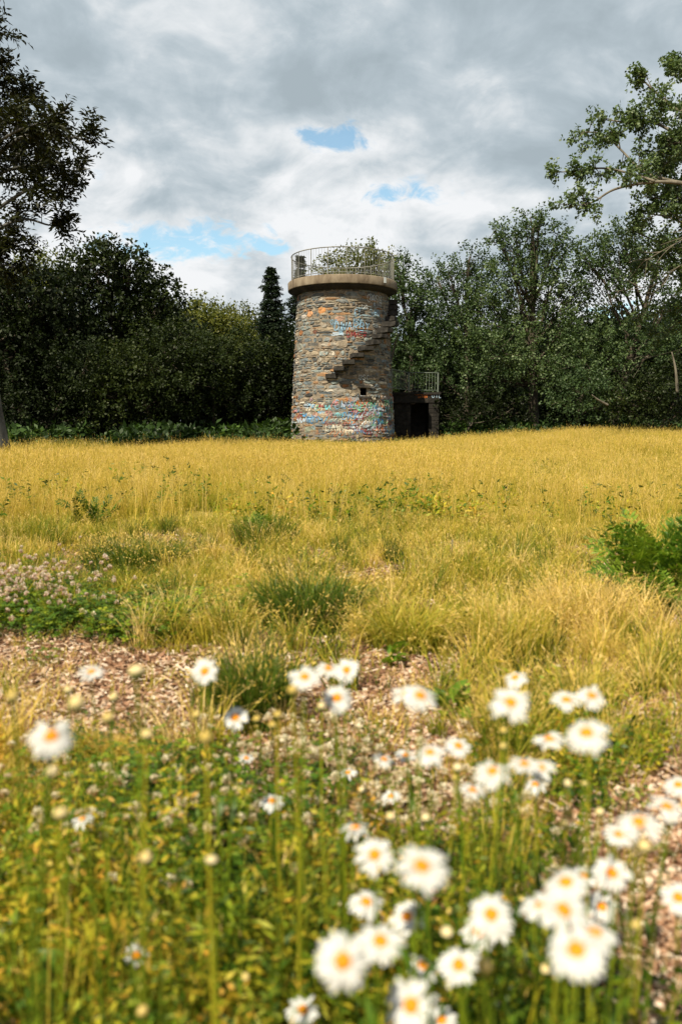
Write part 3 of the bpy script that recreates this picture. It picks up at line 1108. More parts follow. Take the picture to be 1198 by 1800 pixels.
def leaves_on_twigs(P0, D, Ln, per, leaf_l, leaf_w, off, tint0, up=0.5, pinnate=False, droop=0.0, rng=RNG, aspect_jit=.35):
    """kite-shaped leaves along twigs; returns V, quads, tint"""
    n = len(P0)
    N = n * per
    idx = np.repeat(np.arange(n), per)
    t = rng.uniform(0, 1, N) if not pinnate else np.tile((np.arange(per) // 2 + .5) / (per / 2), n)
    side = np.tile(np.where(np.arange(per) % 2, 1, -1), n)[:, None]
    d = D[idx]
    ref = np.tile([0, 0, 1.0], (N, 1))
    perp = unit(np.cross(d, ref))
    up2 = np.cross(perp, d)
    if pinnate:
        ang = rng.normal(0, .35, N)[:, None]
        o = perp * side * np.cos(ang) + up2 * np.sin(ang)
    else:
        a = rng.uniform(0, 2 * np.pi, N)[:, None]
        o = perp * np.cos(a) + up2 * np.sin(a)
    offs = off * rng.uniform(.15, 1, N)[:, None]
    base = P0[idx] + d * (t * Ln[idx])[:, None] + o * offs
    base[:, 2] -= droop * (t ** 2) * Ln[idx]
    ax = unit(o * 1.0 + d * rng.uniform(.2, .9, N)[:, None] + rng.normal(0, .35, (N, 3)) + np.array([0, 0, -.15]))
    nrm = unit(rng.normal(0, 1, (N, 3)) * (1 - up) + np.array([0, 0, 1.0]) * up * 1.2)
    w = unit(np.cross(ax, nrm))
    nn = np.cross(w, ax)
    l = leaf_l * rng.uniform(1 - aspect_jit, 1 + aspect_jit, N)[:, None]
    ww = leaf_w * rng.uniform(.75, 1.2, N)[:, None] / 2
    m = base + ax * l * .45 + nn * l * .08
    V = np.stack([base, m + w * ww, base + ax * l, m - w * ww], 1).reshape(-1, 3)
    k = np.arange(N) * 4
    Q = np.stack([k, k + 1, k + 2, k + 3], 1)
    tint = np.repeat(np.clip(tint0[idx] + rng.normal(0, .16, N), 0, 1), 4)
    return V, Q, tint


def bez(p0, p1, p2, n):
    t = np.linspace(0, 1, n)[:, None]
    return (1 - t) ** 2 * p0 + 2 * t * (1 - t) * p1 + t * t * p2


def tree(name, label, cat, base, lobes, Y, mat, bark='bark', leaf=(.11, .075), twig=(.7, 24, .12), dens=1.0, trunk_r=.22, group=None, updir=.35, shell=.45,
         seed=1, depth=.9, branchy=10, up=.5, pinnate=False, tint=.45, droop=0.0, trunk_to=None, outr=1.0):
    """lobes: (px, py, rx_px, ry_px[, depth offset]) give the volume of the crown at real depth Y"""
    rng = np.random.default_rng(seed)
    bx, by = base
    B = np.array([bx, by, float(gz(bx, by)) - .1])
    T = empty(name, B, label, cat, group)
    k = Y / F
    C, Rd = [], []
    for lb in lobes:
        dy = lb[4] if len(lb) > 4 else rng.uniform(-.5, .5) * lb[2] * k
        c = at(lb[0], lb[1], Y + dy)
        C.append(c)
        Rd.append((lb[2] * k, lb[2] * k * depth, lb[3] * k))
    C, Rd = np.array(C), np.array(Rd)
    vol = (Rd[:, 0] * Rd[:, 2]) ** .5 * (Rd[:, 0] * Rd[:, 2]) ** .5
    P0s, Ds, Ls, Ts = [], [], [], []
    mb = MB()
    # trunk
    tt = C[np.argmax(C[:, 2] * .5 + vol)] if trunk_to is None else np.array(trunk_to, float)
    mid = (B + tt) / 2 + np.array([rng.normal(0, .25), rng.normal(0, .2), 0])
    tr = bez(B, mid, tt, 12)
    rr = np.linspace(trunk_r, trunk_r * .22, 12)
    rr[0] *= 1.35
    mb.tube(tr - B, rr * .8, 9)
    for c, r, v in zip(C, Rd, vol):
        n = max(10, int(v * 78 * dens))
        d = unit(rng.normal(0, 1, (n, 3)))
        rad = rng.uniform(0, 1, n) ** shell
        rad = rad * (1 + outr * .18 * (rng.uniform(0, 1, n) ** 3))
        # lumpy outline
        lump = .82 + .36 * vnoise(d[:, 0] * 2 + d[:, 1] * 1.3 + c[0], d[:, 2] * 2 + d[:, 1] + c[2], 1.4, seed)
        p = c + d * r * (rad * lump)[:, None]
        dd = unit(d + np.array([0, 0, updir]) + rng.normal(0, .35, (n, 3)))
        P0s.append(p)
        Ds.append(dd)
        Ls.append(rng.uniform(.6, 1.25, n) * twig[0])
        # each small bough keeps its own shade of green
        Ts.append(tint + .35 * (vnoise(p[:, 0] + p[:, 1], p[:, 2], .9, seed + 3) - .5) + rng.normal(0, .07, n))
        # limb to the lobe
        s = tr[min(11, max(3, int(12 * np.clip((c[2] - B[2]) / max(.1, tt[2] - B[2]) * .62, .1, .95))))]
        r0 = trunk_r * .24
        m = (s + c) / 2 + np.array([0, 0, -.12 * np.linalg.norm(c - s)]) + rng.normal(0, .12, 3)
        lb_ = bez(s, m, c, 8)
        mb.tube(lb_ - B, np.linspace(r0, r0 * .35, 8), 6)
        for q in rng.integers(0, n, branchy):
            s2 = lb_[rng.integers(3, 8)]
            e = p[q]
            b2 = bez(s2, (s2 + e) / 2 + rng.normal(0, .1, 3) + np.array([0, 0, -.05]), e, 5)
            mb.tube(b2 - B, np.linspace(r0 * .33, .008, 5), 4, False)
    P0, D, Ln, Tn = np.concatenate(P0s), np.concatenate(Ds), np.concatenate(Ls), np.concatenate(Ts)
    V, Q, tn = leaves_on_twigs(P0 - B, D, Ln, twig[1], leaf[0], leaf[1], twig[2], Tn, up, pinnate, droop, rng)
    obj('trunk', mb.mesh('trunk', M[bark], True), T)
    cr = obj('crown', mesh_np('crown', V, [Q], M[mat], {'tint': tn}), T)
    cr['kind'] = 'stuff'
    return T


def X(px, Y):
    return at(px, 700, Y)[0]


TREES = 'trees along the edge of the meadow'
# --- left
tree('broadleaf_tree', 'tall dark leafy tree with ragged domed top, highest of the trees left of the tower', 'tree', (X(205, 37), 37),
     [(190, 480, 48, 42), (165, 462, 42, 22), (245, 508, 48, 38), (275, 540, 42, 38), (205, 560, 90, 50), (145, 470, 26, 14), (230, 465, 30, 18), (296, 520, 18, 16), (130, 545, 50, 50), (250, 620, 80, 50), (290, 590, 40, 35)],
     37, 'leaf_dark', twig=(.75, 26, .15), leaf=(.17, .12), dens=.8, seed=2, trunk_r=.4)
tree('broadleaf_tree', 'very dark broad tree at the far left behind the grey trunk', 'tree', (X(60, 34), 34),
     [(60, 530, 62, 40), (20, 545, 45, 42), (100, 505, 40, 28), (55, 610, 80, 55), (-40, 560, 60, 60), (100, 590, 60, 60), (10, 660, 70, 50), (90, 665, 70, 50), (25, 498, 25, 14)],
     34, 'leaf_dark', twig=(.75, 26, .15), leaf=(.16, .11), dens=.75, seed=3, trunk_r=.35, tint=.35)
tree('broadleaf_tree', 'yellowish green tree top showing between the left trees', 'tree', (X(70, 44), 44),
     [(80, 475, 38, 20), (50, 490, 30, 20), (105, 492, 26, 20), (25, 515, 36, 24), (75, 520, 60, 30), (-10, 500, 34, 26)],
     44, 'leaf_yellow', twig=(.8, 22, .2), leaf=(.17, .12), dens=.65, seed=4, trunk_r=.25, tint=.4)
tree('broadleaf_tree', 'bright green sunlit tree behind the rounded bushes, left of the spire-shaped conifer', 'tree', (X(375, 46), 46),
     [(350, 560, 32, 28), (375, 572, 36, 30), (335, 575, 30, 34), (400, 590, 40, 36), (355, 600, 50, 40)],
     46, 'leaf_yellow', twig=(.8, 24, .2), leaf=(.17, .12), dens=.8, seed=5, trunk_r=.3, tint=.62)
tree('broadleaf_tree', 'pale green feathery tree immediately left of the conifer', 'tree', (X(430, 50), 50),
     [(425, 568, 30, 24), (447, 572, 22, 22), (405, 575, 24, 22), (440, 600, 45, 34), (415, 562, 14, 14)],
     50, 'leaf_yellow', twig=(.8, 20, .22), leaf=(.15, .10), dens=.65, seed=6, trunk_r=.25, tint=.4)
BUSH = 'big rounded bushes in front of the left trees'
for i, (lb, lobes, Yd, tnt, mt) in enumerate((
        ('large rounded olive bush in front of the tallest left tree', [(290, 620, 62, 44), (240, 650, 70, 50), (320, 665, 70, 50), (265, 705, 85, 45), (310, 600, 34, 22), (200, 690, 50, 50)], 32.5, .55, 'leaf_mid'),
        ('olive bush reaching up below the bright green tree', [(375, 630, 60, 46), (420, 650, 52, 46), (385, 695, 75, 50), (345, 610, 34, 26)], 33.5, .45, 'leaf_mid'),
        ('dark bush between the olive bushes and the tower', [(470, 660, 46, 50), (450, 705, 60, 45), (500, 640, 36, 60), (495, 710, 40, 50)], 34.5, .25, 'leaf_dark'),
        ('dark low bush at the left beside the grey trunk', [(60, 700, 60, 40), (120, 690, 60, 50), (150, 650, 60, 50), (20, 715, 60, 36), (175, 715, 60, 40)], 33, .4, 'leaf_dark'))):
    tree('bush', lb, 'bush', (X(lobes[0][0], Yd), Yd), lobes, Yd, mt, leaf=(.12, .08), twig=(.6, 26, .13), dens=1.1, trunk_r=.12, seed=20 + i, group=BUSH, tint=tnt, updir=.6)

# conifer
def conifer(name, label, px, top, Y, wpx, seed, bottom=735, mat='needle'):
    rng = np.random.default_rng(seed)
    bx = X(px, Y)
    B = np.array([bx, Y, float(gz(bx, Y)) - .1])
    T = empty(name, B, label, 'conifer')
    zt = at(px, top, Y)[2]
    zb = at(px, bottom, Y)[2]
    Hh = zt - B[2]
    rmax = wpx * Y / F
    mb = MB()
    mb.tube([(0, 0, 0), (.05, 0, Hh * .5), (0, 0, Hh)], [.22, .12, .015], 8)
    P0s, Ds, Ls = [], [], []
    z = zb - B[2]
    while z < Hh - .05:
        f = 1 - (z - (zb - B[2])) / (Hh - (zb - B[2]))
        r = rmax * (f ** .95) * rng.uniform(.75, 1.2) + .04
        m = 7
        a0 = rng.uniform(0, 6.28)
        for j in range(m):
            a = a0 + j * 2 * math.pi / m + rng.normal(0, .2)
            rr = r * rng.uniform(.55, 1.2)
            d = np.array([math.cos(a), math.sin(a), 0])
            e = np.array([0, 0, z]) + d * rr + np.array([0, 0, -.10 * rr + (.15 if f < .2 else 0)])
            pts = bez(np.array([0, 0, z]), np.array([0, 0, z]) + d * rr * .5 + np.array([0, 0, -.02]), e, 4)
            mb.tube(pts, np.linspace(.03, .008, 4), 4, False)
            nt = max(3, int(rr * 12))
            s = rng.uniform(.15, 1, nt)
            q = np.array([0, 0, z]) + (e - np.array([0, 0, z])) * s[:, None]
            sd = np.stack([-d[1] * np.ones(nt), d[0] * np.ones(nt), np.zeros(nt)], 1) * rng.choice([-1, 1], nt)[:, None]
            P0s.append(q)
            Ds.append(unit(d * .8 + sd * rng.uniform(.2, 1, nt)[:, None] + np.stack([np.zeros(nt), np.zeros(nt), rng.uniform(-.35, .35, nt)], 1)))
            Ls.append(rng.uniform(.25, .5, nt) * (.35 + .65 * min(1, rr)))
        z += rng.uniform(.09, .17)
    P0, D, Ln = np.concatenate(P0s), np.concatenate(Ds), np.concatenate(Ls)
    V, Q, tn = leaves_on_twigs(P0, D, Ln, 22, .10, .045, .03, np.full(len(P0), .45) + rng.normal(0, .12, len(P0)), .4, True, 0.1, rng)
    obj('trunk', mb.mesh('trunk', M['bark'], True), T)
    cr = obj('crown', mesh_np('crown', V, [Q], M[mat], {'tint': tn}), T)
    cr['kind'] = 'stuff'


conifer('conifer', 'dark spire-shaped conifer close against the left side of the tower', 478, 472, 36, 66, 31)
conifer('conifer', 'small dark conifer tip showing through the tower railing', 529, 450, 40, 20, 32, 560)

# --- right
tree('shrubby_tree', 'yellow-green leafy tree seen through the platform railing behind the tower', 'tree', (X(630, 39), 39),
     [(640, 462, 34, 22), (600, 468, 30, 16), (575, 470, 20, 12), (668, 465, 28, 24), (650, 442, 16, 12), (620, 500, 60, 34), (672, 500, 34, 30), (600, 560, 60, 60)],
     39, 'leaf_yellow', twig=(.6, 24, .13), leaf=(.12, .085), dens=1.1, seed=41, trunk_r=.14, tint=.5)
tree('poplar', 'grey-green tree crowding the right side of the tower, behind the stair landing', 'tree', (X(735, 37), 37),
     [(705, 490, 26, 34), (722, 530, 40, 44), (760, 565, 46, 44), (720, 600, 50, 50), (775, 625, 60, 50), (700, 470, 16, 16), (738, 505, 18, 22), (715, 660, 50, 40), (790, 560, 36, 30)],
     37, 'leaf_poplar', twig=(.6, 26, .13), leaf=(.11, .085), dens=1.0, seed=42, trunk_r=.28, tint=.38)
tree('poplar', 'tall grey-green poplar with an open pointed top, middle of the right side', 'tree', (X(940, 33.5), 33.5),
     [(932, 382, 13, 24), (945, 405, 26, 26), (905, 405, 22, 20), (870, 405, 18, 16), (978, 415, 26, 18), (890, 440, 34, 26), (945, 450, 48, 34), (990, 448, 26, 22), (905, 490, 56, 34), (965, 500, 52, 36),
      (860, 530, 50, 36), (930, 560, 75, 45), (1000, 560, 50, 45), (880, 610, 75, 45), (960, 630, 70, 45), (1020, 500, 34, 30), (915, 665, 60, 30), (850, 660, 50, 36)],
     33.5, 'leaf_poplar', 'bark', twig=(.5, 24, .11), leaf=(.10, .08), dens=1.05, seed=43, trunk_r=.30, tint=.5, branchy=9, trunk_to=at(935, 400, 33.5), shell=.55, updir=.6)
tree('poplar', 'grey-green tree with upright sprays of leaves, halfway between the tower and the pointed poplar', 'tree', (X(815, 35), 35),
     [(788, 478, 18, 20), (825, 450, 16, 14), (822, 478, 26, 24), (848, 470, 22, 24), (800, 510, 36, 26), (770, 490, 10, 14), (850, 510, 36, 30), (820, 560, 56, 44), (810, 620, 60, 45), (780, 660, 40, 40)],
     35, 'leaf_poplar', twig=(.55, 24, .11), leaf=(.10, .08), dens=1.0, seed=44, trunk_r=.24, tint=.42, shell=.55, updir=.8)
tree('poplar', 'dense grey-green tree between the pointed poplar and the right edge', 'tree', (X(1070, 32), 32),
     [(1060, 440, 34, 26), (1095, 420, 34, 30), (1030, 455, 22, 18), (1110, 470, 50, 34), (1060, 490, 45, 30), (1160, 450, 40, 40), (1050, 590, 60, 40), (1120, 610, 60, 36), (1030, 640, 60, 40),
      (1090, 520, 30, 16), (1180, 520, 40, 22), (1170, 590, 50, 30)],
     32, 'leaf_poplar', 'bark', twig=(.5, 24, .11), leaf=(.10, .08), dens=1.3, seed=45, trunk_r=.26, tint=.4, shell=.5)
BR = 'dark bushes at the right edge of the meadow'
for i, (lb, lobes, Yd, tnt) in enumerate((
        ('small grey-green bush below the pointed poplar', [(1025, 690, 42, 34), (1000, 705, 36, 30), (1055, 705, 40, 34), (1030, 665, 24, 18)], 30.5, .5),
        ('dark hedge-like bush at the right edge', [(1150, 690, 50, 34), (1100, 705, 50, 32), (1195, 690, 50, 40), (1130, 725, 60, 24), (1200, 725, 60, 30)], 29.5, .35),
        ('low dark bush under the grey-green trees right of the stair landing', [(800, 722, 34, 26), (850, 718, 44, 28), (895, 722, 40, 24)], 32.5, .2),
        ('dark bush beneath the poplars beside the stair landing', [(820, 690, 50, 40), (870, 700, 50, 36), (790, 715, 30, 34), (920, 705, 40, 34)], 36.5, .25))):
    tree('bush', lb, 'bush', (X(lobes[0][0], Yd), Yd), lobes, Yd, 'leaf_mid' if i else 'leaf_poplar', leaf=(.10, .07), twig=(.5, 26, .12), dens=1.0, trunk_r=.10, seed=60 + i, group=BR, tint=tnt, updir=.5)


# --- nearer framing trees, whose trunks stand at or just beyond the frame
def bough_tree(name, label, base, trunk_top, trunk_r, boughs, mat, bark, leaf, twig, seed, pinnate=False, up=.5, tint=.4, sprays=46, spread=.6, bare=()):
    """boughs: list of polylines (world points); twigs and leaves grow along the outer part of each"""
    rng = np.random.default_rng(seed)
    B = np.array([base[0], base[1], float(gz(*base)) - .1])
    T = empty(name, B, label, 'tree')
    mb = MB()
    tr = bez(B, (B + trunk_top) / 2 + np.array([.15, 0, 0]), np.array(trunk_top, float), 14)
    rr = trunk_r * np.linspace(1, .35, 14)
    rr[0] *= 1.5
    rr[1] *= 1.12
    mb.tube(tr - B, rr, 14)
    P0s, Ds, Ls, Ts = [], [], [], []
    for bi, (pts, r0, den, spr) in enumerate(boughs):
        pts = np.array(curvy3(pts))
        n = len(pts)
        mb.tube(pts - B, np.linspace(r0, .012, n), 7)
        m = int(sprays * den * (.31 if pinnate else .40))
        for q in range(m):
            s = rng.uniform(.18, 1) ** .8
            p = pts[min(n - 1, int(s * (n - 1)))]
            tdir = unit(pts[min(n - 1, int(s * (n - 1)) + 1)] - pts[max(0, int(s * (n - 1)) - 1)])
            d = unit(tdir * rng.uniform(.2, 1) + rng.normal(0, .65, 3) + np.array([0, 0, .25]))
            ln = spr * rng.uniform(.3, .85) * (1.15 - .5 * s)
            e = p + d * ln
            b2 = bez(p, p + d * ln * .5 + np.array([0, 0, .06]), e, 5)
            mb.tube(b2 - B, np.linspace(max(.012, r0 * .2), .005, 5), 4, False)
            for w in range(5):
                f = rng.uniform(.3, 1)
                P0s.append(p + (e - p) * f)
                Ds.append(unit(d + rng.normal(0, .55, 3) + np.array([0, 0, .1])))
                Ls.append(twig[0] * rng.uniform(.6, 1.2))
                Ts.append(tint + rng.normal(0, .10))
    for (pts, r0) in bare:
        pts = np.array(curvy3(pts))
        mb.tube(pts - B, np.linspace(r0, .008, len(pts)), 6)
        for q in range(9):
            i = rng.integers(2, len(pts))
            d = unit(unit(pts[i] - pts[i - 1]) + rng.normal(0, .5, 3))
            e = pts[i] + d * rng.uniform(.3, .9)
            mb.tube(bez(pts[i], (pts[i] + e) / 2 + rng.normal(0, .06, 3), e, 5) - B, np.linspace(.014, .005, 5), 4, False)
    P0, D, Ln, Tn = np.array(P0s), np.array(Ds), np.array(Ls), np.array(Ts)
    V, Q, tn = leaves_on_twigs(P0 - B, D, Ln, twig[1], leaf[0], leaf[1], twig[2], Tn, up, pinnate, .12, rng)
    obj('trunk', mb.mesh('trunk', M[bark], True), T)
    cr = obj('crown', mesh_np('crown', V, [Q], M[mat], {'tint': tn}), T)
    cr['kind'] = 'stuff'
    return T


def curvy3(pts):
    return curvy([tuple(p) for p in pts])


YL = 20.0
lt = at(-45, 120, YL)
def LP(*seq, y0=YL, y1=None):
    n = len(seq)
    return [at(px, py, y0 + ((y1 - y0) * i / (n - 1) if y1 is not None else 0)) for i, (px, py) in enumerate(seq)]


bough_tree('framing_tree', 'near dark tree at the left edge, grey trunk below and leafy boughs reaching in above', (at(-13, 765, YL)[0], YL), at(-120, 60, YL), .40,
           [(LP((-50, 330), (0, 268), (55, 235), (120, 240), (176, 252), y1=18.5), .07, 1.5, 1.0),
            (LP((-50, 330), (10, 300), (60, 290), (110, 300), (158, 296), y1=21), .05, 1.1, .8),
            (LP((-50, 400), (20, 350), (60, 330), (95, 335), (126, 330), y1=19), .05, 1.0, .7),
            (LP((-50, 300), (-5, 230), (30, 190), (60, 165), y1=21), .06, 1.2, .55),
            (LP((-50, 440), (0, 400), (45, 385), (85, 395), (104, 392), y1=20), .05, 1.0, .65),
            (LP((-50, 260), (-15, 180), (0, 135), (12, 122), y1=20), .05, .7, .4),
            (LP((-60, 200), (-35, 110), (-8, 60), (12, 62), y1=20), .05, .4, .3),
            (LP((-60, 120), (-30, 40), (-6, 10), (2, -10), y1=20), .05, .35, .3),
            (LP((-50, 470), (-20, 440), (15, 425), (38, 435), y1=20), .045, .9, .6),
            (LP((-50, 520), (-25, 480), (0, 465), (25, 470), y1=20), .04, .6, .5),
            (LP((-50, 300), (-10, 255), (40, 225), (95, 212), y1=17.5), .05, 1.6, .6),
            (LP((-50, 330), (-10, 310), (20, 290), (70, 265), y1=22), .05, 1.6, .6),
            (LP((-60, 100), (-200, 80), (-330, 150), y1=20), .07, 2, 1.4), (LP((-60, 200), (-180, 220), (-300, 300), y1=22), .07, 2, 1.4), (LP((-60, 60), (-150, -60), (-220, -160), y1=20), .07, 2, 1.4)],
           'leaf_near', 'bark_grey', (.15, .055), (.5, 16, .05), 71, pinnate=True, tint=.35)

YR = 22.0
rt = at(1270, 100, YR)
bough_tree('framing_tree', 'tall poplar at the right edge with long pale bare-barked boughs reaching towards the tower', (at(1275, 765, YR)[0], YR), at(1275, -40, YR), .36,
           [(LP((1270, 340), (1200, 322), (1140, 320), (1080, 332), (1040, 355), (1000, 362), y1=20.5), .055, .95, .65),
            (LP((1270, 330), (1185, 318), (1130, 300), (1090, 262), (1060, 235), (1025, 232), y1=23), .045, 1.2, .75),
            (LP((1150, 318), (1110, 305), (1060, 295), (1020, 300), (975, 302), y1=21.5), .035, .9, .5),
            (LP((1270, 260), (1200, 240), (1150, 215), (1110, 215), (1050, 208), y0=22, y1=22.5), .06, 1.4, .8),
            (LP((1270, 250), (1220, 200), (1185, 190), (1140, 150), (1128, 138), y1=21), .05, 1.1, .65),
            (LP((1280, 200), (1240, 150), (1200, 125), (1190, 110), y1=22), .05, 1.0, .6),
            (LP((1270, 300), (1230, 260), (1190, 250), (1160, 262), y1=22), .05, 1.4, .8),
            (LP((1280, 420), (1220, 400), (1170, 380), (1130, 375), y1=23), .05, 1.3, .8),
            (LP((1280, 470), (1220, 440), (1170, 430), (1100, 400), y1=24), .05, 1.3, .8),
            (LP((1280, 500), (1230, 490), (1180, 470), (1120, 470), y1=24), .05, 1.4, .8),
            (LP((1280, 350), (1230, 350), (1180, 350), (1130, 345), y1=23), .05, 1.6, .9),
            (LP((1280, 420), (1240, 390), (1200, 330), (1170, 290), y1=24), .05, 1.8, .9),
            (LP((1280, 530), (1230, 530), (1180, 545), (1110, 560), y1=25), .05, 1.6, .9),
            (LP((1280, 470), (1240, 500), (1200, 560), (1150, 590), y1=25), .05, 1.6, .9),
            (LP((1280, 200), (1240, 210), (1180, 280), (1150, 290), y1=23), .05, 1.6, .8),
            (LP((1280, 100), (1340, 60), (1420, 80), y1=22), .07, 2, 1.4), (LP((1280, 250), (1380, 260), (1480, 300), y1=22), .07, 2, 1.4), (LP((1280, -20), (1300, -120), (1330, -200), y1=22), .07, 2, 1.4)],
           'leaf_poplar', 'bark_pale', (.085, .07), (.34, 16, .06), 72, tint=.62, sprays=44,
           bare=[(LP((1280, 590), (1235, 600), (1190, 615), (1125, 632), y1=25.5), .018), (LP((1270, 420), (1190, 470), (1150, 500), (1080, 512), y1=23), .022),
                 (LP((1280, 380), (1200, 420), (1130, 460), y1=21), .02)])

# leaning bare trunk at the right and fallen pale boughs
def dead_wood(name, label, pts, r):
    mb = MB()
    P = np.array(curvy3(pts))
    B = P[0].copy()
    mb.tube(P - B, np.linspace(r, r * .35, len(P)), 7)
    o = obj(name, mb.mesh(name, M['bark_pale'], True), None, B)
    tag(o, label, 'dead branch')


dead_wood('dead_trunk', 'short pale dead trunk standing in the bushes at the right edge', [at(1190, 690, 28), at(1187, 650, 28), at(1180, 618, 28)], .06)
dead_wood('fallen_branch', 'pale dead branch lying in the bushes right of the pointed poplar', [at(1068, 712, 28.4), at(1050, 702, 28.3), at(1040, 694, 28.2)], .05)
dead_wood('bare_branch', 'pale bare leaning branch between the tower and the right trees', [at(686, 640, 34), at(695, 600, 33.6), at(700, 588, 33.4)], .05)


# far wood closing the view behind the trees
def far_wood():
    rng = np.random.default_rng(90)
    n = 15000
    x = rng.uniform(-60, 60, n)
    y = rng.uniform(48, 62, n)
    top = 5.2 + 2.2 * vnoise(x, y * 0, .16, 4) + 1.5 * sstep(8, 25, np.abs(x))
    z = rng.uniform(0, 1, n) ** .8 * top
    P = np.stack([x, y, z], 1)
    D = unit(rng.normal(0, 1, (n, 3)) + np.array([0, 0, .5]))
    V, Q, t = leaves_on_twigs(P, D, rng.uniform(.8, 1.6, n), 22, .30, .22, .5, rng.uniform(.1, .6, n), .4, False, 0, rng)
    o = obj('woodland', mesh_np('woodland', V, [Q], M['leaf_dark'], {'tint': t}))
    tag(o, 'dark wood closing the view behind the nearer trees', 'woodland', kind='stuff')
    # leafy belt directly behind the bushes
    n = 12000
    x = rng.uniform(-36, 36, n)
    y = rng.uniform(38.5, 44, n)
    z = rng.uniform(0, 1, n) ** .9 * (3.9 + 1.2 * vnoise(x, y * 0, .3, 6) + 1.6 * sstep(5, 9, np.abs(x)))
    P = np.stack([x, y, z], 1)
    D = unit(rng.normal(0, 1, (n, 3)) + np.array([0, 0, .5]))
    V, Q, t = leaves_on_twigs(P, D, rng.uniform(.6, 1.1, n), 22, .2, .14, .35, rng.uniform(.05, .5, n), .4, False, 0, rng)
    o = obj('thicket', mesh_np('thicket', V, [Q], M['leaf_dark'], {'tint': t}))
    tag(o, 'dark thicket filling the gaps between bushes and trees', 'thicket', kind='stuff')


far_wood()

# ------------------------------------------------------------------ grass and weeds
def blades(n, h, spread, width, lean, hue, rng, seeds=0.3, curl=.35, segs=3, seed_hue=.85, hue_grad=.25, seed_len=.10):
    """a clump of grass: tapering bent blades, some carrying a seed head"""
    a = rng.uniform(0, 2 * np.pi, n)
    r = spread * np.sqrt(rng.uniform(0, 1, n))
    b = np.stack([r * np.cos(a), r * np.sin(a), np.zeros(n)], 1)
    la = a + rng.normal(0, .9, n)
    H = rng.uniform(h[0], h[1], n)
    ln = rng.uniform(0, lean, n) + lean * .15
    d = np.stack([np.cos(la), np.sin(la), np.zeros(n)], 1)
    fa = rng.uniform(0, np.pi, n)
    wv = np.stack([np.cos(fa), np.sin(fa), np.zeros(n)], 1)
    W = width * rng.uniform(.6, 1.3, n)
    hu = np.clip(hue + rng.normal(0, .13, n), 0, 1)
    Vs, Qs, Ts, tints = [], [], [], []
    rings = []
    for k in range(segs + 1):
        t = k / segs
        c = b + d * (H * ln * t ** 1.7)[:, None]
        c[:, 2] += H * t * (1 - curl * ln * t * t)
        w = W * (1 - t) ** .7 * .5 if k < segs else W * 0
        rings.append((c, w))
    off = 0
    for k, (c, w) in enumerate(rings):
        if k < segs:
            Vs += [c - wv * w[:, None], c + wv * w[:, None]]
        else:
            Vs += [c]
        tint = hu + hue_grad * (k / segs - .3)
        tints += [tint] * (2 if k < segs else 1)
    i = np.arange(n)
    for k in range(segs - 1):
        p = 2 * k * n
        Qs.append(np.stack([p + i, p + n + i, p + 3 * n + i, p + 2 * n + i], 1))
    p = 2 * (segs - 1) * n
    Ts.append(np.stack([p + i, p + n + i, p + 2 * n + i], 1))
    V = np.concatenate(Vs)
    tint = np.concatenate(tints)
    m = int(n * seeds)
    if m:
        top, prev = rings[-1][0][:m], rings[-2][0][:m]
        ax = unit(top - prev)
        for s in range(4):
            o = len(V)
            c = top - ax * (seed_len * (s / 4) * rng.uniform(.8, 1.2, m))[:, None] + rng.normal(0, .006, (m, 3))
            e = unit(ax * 1.2 + rng.normal(0, .3, (m, 3)))
            w = unit(np.cross(e, rng.normal(0, 1, (m, 3))))
            l = seed_len * rng.uniform(.3, .5, m)[:, None]
            q = width * .38
            V = np.concatenate([V, c, c + e * l * .5 + w * q, c + e * l, c + e * l * .5 - w * q])
            j = np.arange(m)
            Qs.append(np.stack([o + j, o + m + j, o + 2 * m + j, o + 3 * m + j], 1))
            tint = np.concatenate([tint, np.tile(np.clip(seed_hue + rng.normal(0, .08, m), 0, 1), 4)])
    return V, [np.concatenate(Qs)] + ([np.concatenate(Ts)] if Ts else []), np.clip(tint, 0, 1)


def grass_mesh(name, mat='grass', **kw):
    rng = np.random.default_rng(kw.pop('seed'))
    V, Fc, t = blades(rng=rng, **kw)
    return mesh_np(name, V, Fc, M[mat], {'tint': t})


def leafy_mesh(name, mat, n, spread, h, leaf, hue, seed, stems=True, per=9):
    """a leafy weed clump: upright stems clothed with small leaves"""
    rng = np.random.default_rng(seed)
    a = rng.uniform(0, 2 * np.pi, n)
    r = spread * np.sqrt(rng.uniform(0, 1, n))
    P = np.stack([r * np.cos(a), r * np.sin(a), np.zeros(n)], 1)
    D = unit(np.stack([np.cos(a) * .3, np.sin(a) * .3, np.ones(n)], 1) + rng.normal(0, .18, (n, 3)))
    L = rng.uniform(h[0], h[1], n)
    V, Q, t = leaves_on_twigs(P, D, L, per, leaf[0], leaf[1], leaf[1] * .5, np.clip(hue + rng.normal(0, .12, n), 0, 1), .35, False, 0, rng)
    if stems:
        E = P + D * L[:, None]
        w = unit(np.cross(D, rng.normal(0, 1, (n, 3)))) * leaf[1] * .12
        o = len(V)
        V = np.concatenate([V, P - w, P + w, E + w * .4, E - w * .4])
        i = np.arange(n)
        Q = np.concatenate([Q, np.stack([o + i, o + n + i, o + 2 * n + i, o + 3 * n + i], 1)])
        t = np.concatenate([t, np.full(4 * n, hue + .12)])
    return mesh_np(name, V, [Q], M[mat], {'tint': t})


def inside_tower(x, y, m=.1):
    return (np.hypot(x - TX, y - TY) < RB + m) | ((x > 1.7) & (x < 4.2) & (y > TY + .9) & (y < TY + 3.2))


def rand_pts(n, x0, x1, y0, y1, rng, fov=None):
    x = rng.uniform(x0, x1, n)
    y = rng.uniform(y0, y1, n)
    return x, y


def on_ground(x, y, dz=0.0):
    return np.stack([x, y, gz(x, y) + dz], 1)


